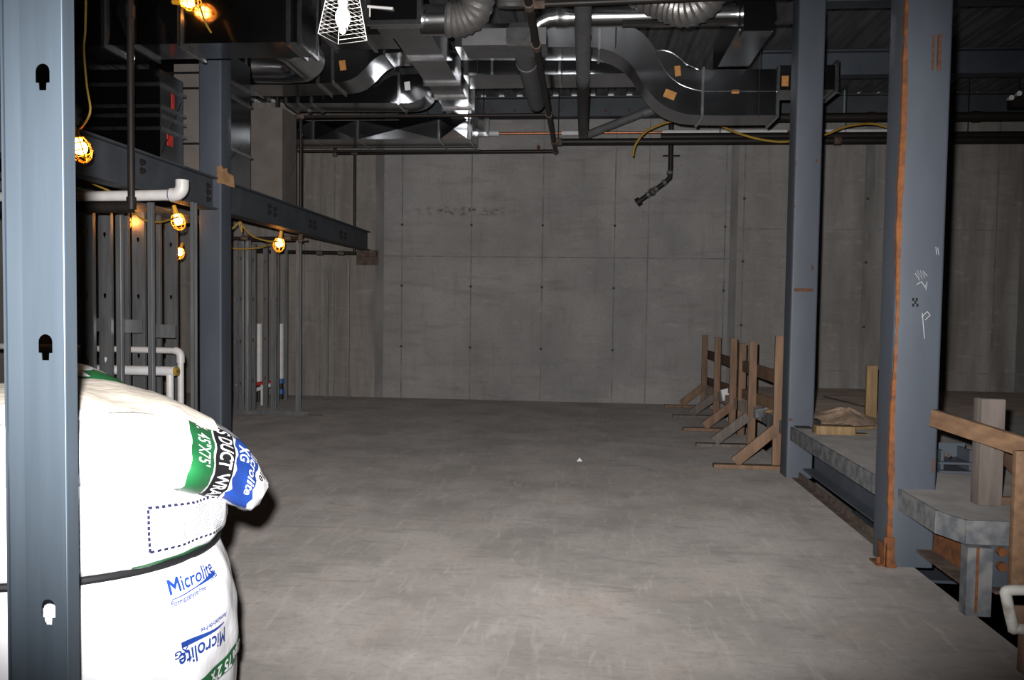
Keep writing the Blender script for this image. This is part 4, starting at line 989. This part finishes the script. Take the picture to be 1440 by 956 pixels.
# ================================================================== LIGHTS
def caged(px, py, Y, s, label, ang=(0, 0, -1), flipx=0):
    c = at(px, py, Y=Y); d = Vector(ang).normalized()
    t = thing('caged_work_light', label, 'work light', tuple(c), 'caged yellow work lights')
    a = d.cross(Vector((0, 1, .01))).normalized(); e = d.cross(a)
    b = MB(); b.tube([c-d*(.95*s), c-d*(.4*s), c-d*(.35*s), c-d*(.30*s)], [.13*s, .18*s, .26*s, .26*s], 14); so_ = b.build('socket', 'cage', t)
    b = MB(); b.ball(c+d*(.1*s), .30*s, 16, 12); b.tube([c-d*(.35*s), c-d*(.1*s)], [.14*s, .22*s], 12); b.build('bulb', 'bulb', so_)
    b = MB()
    prof = [(-.32, .30), (0, .44), (.3, .46), (.6, .33), (.78, .1)]
    for k in range(7):
        th = 2*math.pi*k/7; b.tube([c+d*(z*s)+(a*math.cos(th)+e*math.sin(th))*(r_*s) for z, r_ in prof], .028*s, 6)
    for z, r_ in ((0, .44), (.32, .46), (.66, .28)):
        b.tube([c+d*(z*s)+(a*math.cos(2*math.pi*k/20)+e*math.sin(2*math.pi*k/20))*(r_*s) for k in range(20)], .028*s, 6, closed=True)
    b.build('guard_cage', 'cage', t); return t
caged(112, 205, 4.6, .135, 'caged yellow work light hanging beside the foreground stud', (.35, 0, -1))
caged(250, 308, 7.75, .15, 'upper of the two caged lights between the studs and the left column', (.3, 0, -1))
caged(253, 354, 9.6, .13, 'lower, smaller caged light between the studs and the left column', (0, -.5, -1))
caged(177, 309, 7.72, .12, 'caged light glowing against the studs under the white elbow pipe', (0.1, 0, -1))
caged(393, 341, 10.0, .16, 'caged light under the far beam right of the left column', (-.15, 0, -1))
caged(264, 3, 6.33, .15, 'caged light at the top edge on the large left duct', (1, -.2, -.1))
# basket lamp
Yb = 4.6; k = Yb/1120; top = at(483, -12, Y=Yb); bot = at(482, 52, Y=Yb)
t = thing('basket_lamp', 'bright lamp in a white wire basket hanging at the top left of centre', 'lamp', tuple(top))
b = MB(); c = at(482, 25, Y=Yb); b.ball(c, .042, 18, 12, sc=(1, 1, 1.5)); b.ball(c-Vector((0, 0, .075)), .018, 12, 8); b.tube([c+Vector((0, 0, .05)), c+Vector((0, 0, .1))], .024, 12); b.build('bulb', 'hid', t)
b = MB(); b.tube([c+Vector((0, 0, .09)), c+Vector((0, 0, .21))], .03, 14); b.build('socket', 'wire', t)
b = MB(); zA, zB = top.z+.02, bot.z
def sqc(u, r=.7):
    w = .07+(.118-.07)*u; z = zA+(zB-zA)*u
    return [Vector((top.x+(bot.x-top.x)*u+w*1.2*math.cos(R(q+28)), Yb+w*1.2*math.sin(R(q+28)), z)) for q in (0, 90, 180, 270)]
for i in range(13): b.tube(sqc(i/12), .0018, 6, closed=True)
for j in range(4): b.tube([sqc(0)[j], sqc(1)[j]], .0024, 6)
b.build('wire_basket', 'wire', t)
b = MB(); b.tube([c+Vector((0, 0, .2)), (c.x, Yb, ZC)], .006, 8); b.build('cord', 'black', t)
# emergency light at far right
q = at(1432, 143, Y=11.6)
t = thing('emergency_light', 'small twin-head emergency light at the upper right edge', 'lamp', tuple(q))
b = MB(); b.box(q.x-.1, q.x+.3, 11.55, 11.7, q.z-.08, q.z+.06); b.tube([(q.x, 11.6, q.z+.05), (q.x, 11.6, ZC)], .01, 8); b.build('battery_box', 'steeld', t)
for px, py in ((1421, 138), (1432, 132)):
    p = at(px, py, Y=11.5); b = MB(); b.tube([p+Vector((0, -.03, 0)), p+Vector((0, .06, .0))], [.035, .02], 14); b.build('lamp_head', 'emwhite', t)

# ================================================================== WOODEN BARRIERS
t = thing('wooden_guardrail', 'long wooden guardrail with braces along the floor edge before the far column', 'guardrail', (2.0, 10.7, 0))
posts = [(991, 471, .045), (1009, 474, .045), (1031.5, 475, .05), (1059, 480, .05), (1096, 472, .045)]
XP = 1.99
PY = []
for px, pt, w in posts:
    Yp = at(px, 500, X=XP).y; zt_ = at(px, pt, Y=Yp).z; PY.append(Yp)
    b = MB(); b.box(XP-.045, XP+.045, Yp-.02, Yp+.02, 0, zt_); b.build('post', 'wood', t, bev=.003)
Yp = at(1044, 500, X=2.05).y; b = MB(); b.box(2.0, 2.09, Yp-.06, Yp+.02, 0, at(1044, 482, Y=Yp).z); b.build('plank_post', 'wood', t, bev=.003)
def railpt(px, py, X): return at(px, py, X=X)
a = railpt(994, 498, 2.06); c = railpt(1093, 530, 2.06); b = MB(); b.bar(a, c, .038, .14); b.build('top_rail', 'woodd', t, bev=.003)
a = railpt(993, 535, 2.06); c = railpt(1093, 570, 2.06); b = MB(); b.bar(a, c, .038, .12); b.build('lower_rail', 'wood', t, bev=.003)
for i, (b0, s0, e0) in enumerate((((990, 543), (958, 572), None), ((1005, 558), (971, 586), None), ((1029, 570), (990, 604), None), ((1052, 585), (1004, 622), None), ((1091, 603), (1033, 650), None))):
    Yp = PY[i]-.04; p0 = at(*b0, Y=Yp); p1 = at(*s0, Y=Yp); p0.y = p1.y = Yp; p1.z = max(p1.z, .06); p0.x = min(p0.x, XP)
    b = MB(); b.bar(p1, p0, .038, .11, up=(0, 0, 1)); b.build('brace', 'woodg' if i in (1, 3) else 'wood', t, bev=.003)
    b = MB(); b.box(1.35, 2.03, Yp-.05, Yp+.06, 0, .038); b.build('sole_plate', 'wood' if i in (0, 2, 4) else 'woodg', t, bev=.003)
t = thing('wooden_guardrail', 'wooden guardrail at the right edge with a sloping orange rail and a grey post', 'guardrail', (2.35, 4.75, .5))
q0, q1 = at(1369, 709, z=.5), at(1399, 712, z=.5)
b = MB(); b.box(q0.x+.01, q0.x+.145, q0.y-.03, q0.y+.07, .5, at(1385, 560, Y=q0.y).z); b.build('post', 'woodg', t, bev=.008)
a = at(1300, 580, Y=q0.y+.8); Yr = q0.y-.06
p0, p1 = at(1316, 589, X=2.42), at(1452, 628, X=2.30); p0 = at(1312, 587, Y=5.05); p1 = at(1452, 632, Y=4.42)
b = MB(); b.bar(p0, p1, .045, .105); b.build('rail', 'woodo', t, bev=.004)
a = at(1425, 640, Y=4.36); c = at(1448, 640, Y=4.36); b = MB(); b.box(a.x, a.x+.13, 4.33, 4.372, at(1430, 832, Y=4.36).z, at(1430, 633, Y=4.36).z); b.build('post', 'woodo', t, bev=.004)
a = at(1398, 622, Y=5.2); c = at(1445, 672, Y=4.8); b = MB(); b.bar(a, c, .04, .1); b.build('brace', 'woodd', t, bev=.003)
a = at(1397, 706, Y=4.85); b = MB(); b.box(a.x, a.x+.6, 4.85, 4.89, .5, .545); b.build('toe_board', 'woodd', t, bev=.003)
# things lying on the raised slab
b = MB(); a, c = at(1148, 611, z=.5), at(1200, 611, z=.5); b.box(a.x, c.x, a.y, a.y+.14, .5, .578); b.box(a.x-.01, c.x+.13, a.y+.03, a.y+.13, .5, .51)
tag(b.build('lumber_block', 'woody', loc=(a.x, a.y, .5), bev=.006), 'short yellow lumber block lying on the slab by the far column', 'wood')
a, c = at(1134, 606, z=.5), at(1162, 604, z=.5); b = MB(); b.box(a.x, c.x, a.y+.3, a.y+.42, .5, .565); b.box(a.x-.04, a.x+.1, a.y+.15, a.y+.28, .5, .51)
tag(b.build('metal_block', 'steeld', loc=(a.x, a.y+.3, .5), bev=.006), 'dark block on the slab between lumber block and far column', 'block')
q = at(1225, 588, z=.5); b = MB(); b.box(q.x-.055, q.x+.055, q.y, q.y+.05, .5, at(1225, 514, Y=q.y).z)
tag(b.build('wood_post', 'woody', loc=(q.x, q.y, .5), bev=.004), 'single yellow wooden post standing on the slab behind the sand pile', 'post')
a, c = at(1165, 608, z=.5), at(1236, 604, z=.5); b = MB(); b.bar(a+Vector((0, .1, .012)), c+Vector((0, .1, .012)), .05, .024)
tag(b.build('wood_lath', 'woody', loc=tuple(a+Vector((0, .1, 0)))), 'thin wooden lath on the slab in front of the sand pile', 'wood')
b = MB(); a, c = at(1155, 598, z=.5), at(1242, 600, z=.5); cx = (a.x+c.x)/2; cy = at(1200, 592, z=.5).y; n1, n2 = 10, 40; vs = [(cx+.05, cy, at(1193, 574, Y=cy).z)]
for i in range(1, n1+1):
    for j in range(n2):
        u = i/n1; th = 2*math.pi*j/n2; r_ = u*(1+.12*math.sin(3*th)+.06*math.sin(7*th+1))
        h = (at(1193, 574, Y=cy).z-.5)*(1-u)**.9*(1+.18*math.sin(5*th+6*u)); vs.append((cx+.05*(1-u)+r_*.42*math.cos(th), cy+r_*.45*math.sin(th), .5+max(0, h)))
f = [(0, 1+j, 1+(j+1) % n2) for j in range(n2)]+[(1+(i-1)*n2+j, 1+i*n2+j, 1+i*n2+(j+1) % n2, 1+(i-1)*n2+(j+1) % n2) for i in range(1, n1) for j in range(n2)]
b.add(vs, f); o = tag(b.build('sand_pile', 'sand', loc=(cx, cy, .5)), 'low pile of pale brown sand on the slab behind the lumber block', 'sand'); o['kind'] = 'stuff'
b = MB(); b.bar(at(1060, 566, Y=10.2)+Vector((.1, 0, 0)), at(1172, 583, z=.51), .05, .004)
tag(b.build('warning_ribbon', 'red', loc=tuple(at(1172, 583, z=.5))), 'thin red ribbon lying along the slab behind the far column', 'ribbon')
for lab, px, py, w, h, Y, mm in (('pale scrap board lying in the gap behind the guardrail posts', 1072, 582, .16, .1, 9.0, 'slabedge'), ('yellow board end behind the nearest guardrail post', 1085, 590, .1, .2, 8.9, 'woody'), ('white scrap behind the middle of the guardrail', 1022, 556, .14, .16, 11.4, 'insul')):
    q = at(px, py, Y=Y); b = MB(); b.bar((q.x-w/2, Y, q.z), (q.x+w/2, Y+.05, q.z+.03), .04, h)
    tag(b.build('scrap_board', mm, loc=tuple(q), bev=.004), lab, 'scrap')
# loop frame at lower right corner
Yl = 3.72; P = [at(x, y, Y=Yl) for x, y in ((1414, 834), (1419, 830), (1450, 830), (1490, 834), (1494, 842), (1478, 878), (1470, 884), (1430, 884), (1424, 879))]
t = thing('plastic_frame', 'dusty whitish rounded loop frame at the lower right corner', 'frame', (P[0].x+.1, Yl, 0))
PP = crom(P+P[:1], 5)[:-1]
b = MB(); b.tube(PP, .024, 12, closed=True); b.build('loop', 'dirty', t)
b = MB(); b.box(P[7].x+.02, P[6].x, Yl-.02, Yl+.03, 0, P[7].z); b.box(P[0].x+.04, P[0].x+.2, Yl+.01, Yl+.03, P[7].z, P[0].z-.06); b.build('stand', 'woodd', t, bev=.004)
# litter
q = at(815, 648, z=0); b = MB(); b.add([q+Vector(v) for v in ((-.03, -.02, 0), (.03, -.02, 0), (.02, .03, 0), (-.02, .02, 0), (0, 0, .035))], [(0, 1, 4), (1, 2, 4), (2, 3, 4), (3, 0, 4), (3, 2, 1, 0)])
tag(b.build('paper_scrap', 'insul', loc=tuple(q)), 'tiny white scrap lying alone in the middle of the floor', 'scrap')

# ================================================================== LIGHT: camera flash, lamps
sp = bpy.data.lights.new('camera_flash', 'SPOT'); sp.energy = 2700; sp.spot_size = R(94); sp.spot_blend = .75; sp.shadow_soft_size = .03
sp.color = (1, .975, .965)
so = bpy.data.objects.new('camera_flash', sp); COL.objects.link(so); so.location = (-.075, .02, 1.74)
so.scale = (1, .665, 1)
so.rotation_euler = Vector((-.105, 1, -.035)).to_track_quat('-Z', 'Y').to_euler()
W = bpy.data.worlds.new('world'); SC.world = W; W.use_nodes = True
W.node_tree.nodes['Background'].inputs[0].default_value = (0, 0, 0, 1)
v = SC.view_settings; v.view_transform = 'Standard'; v.look = 'None'; v.exposure = 0; v.gamma = 1; v.use_curve_mapping = False
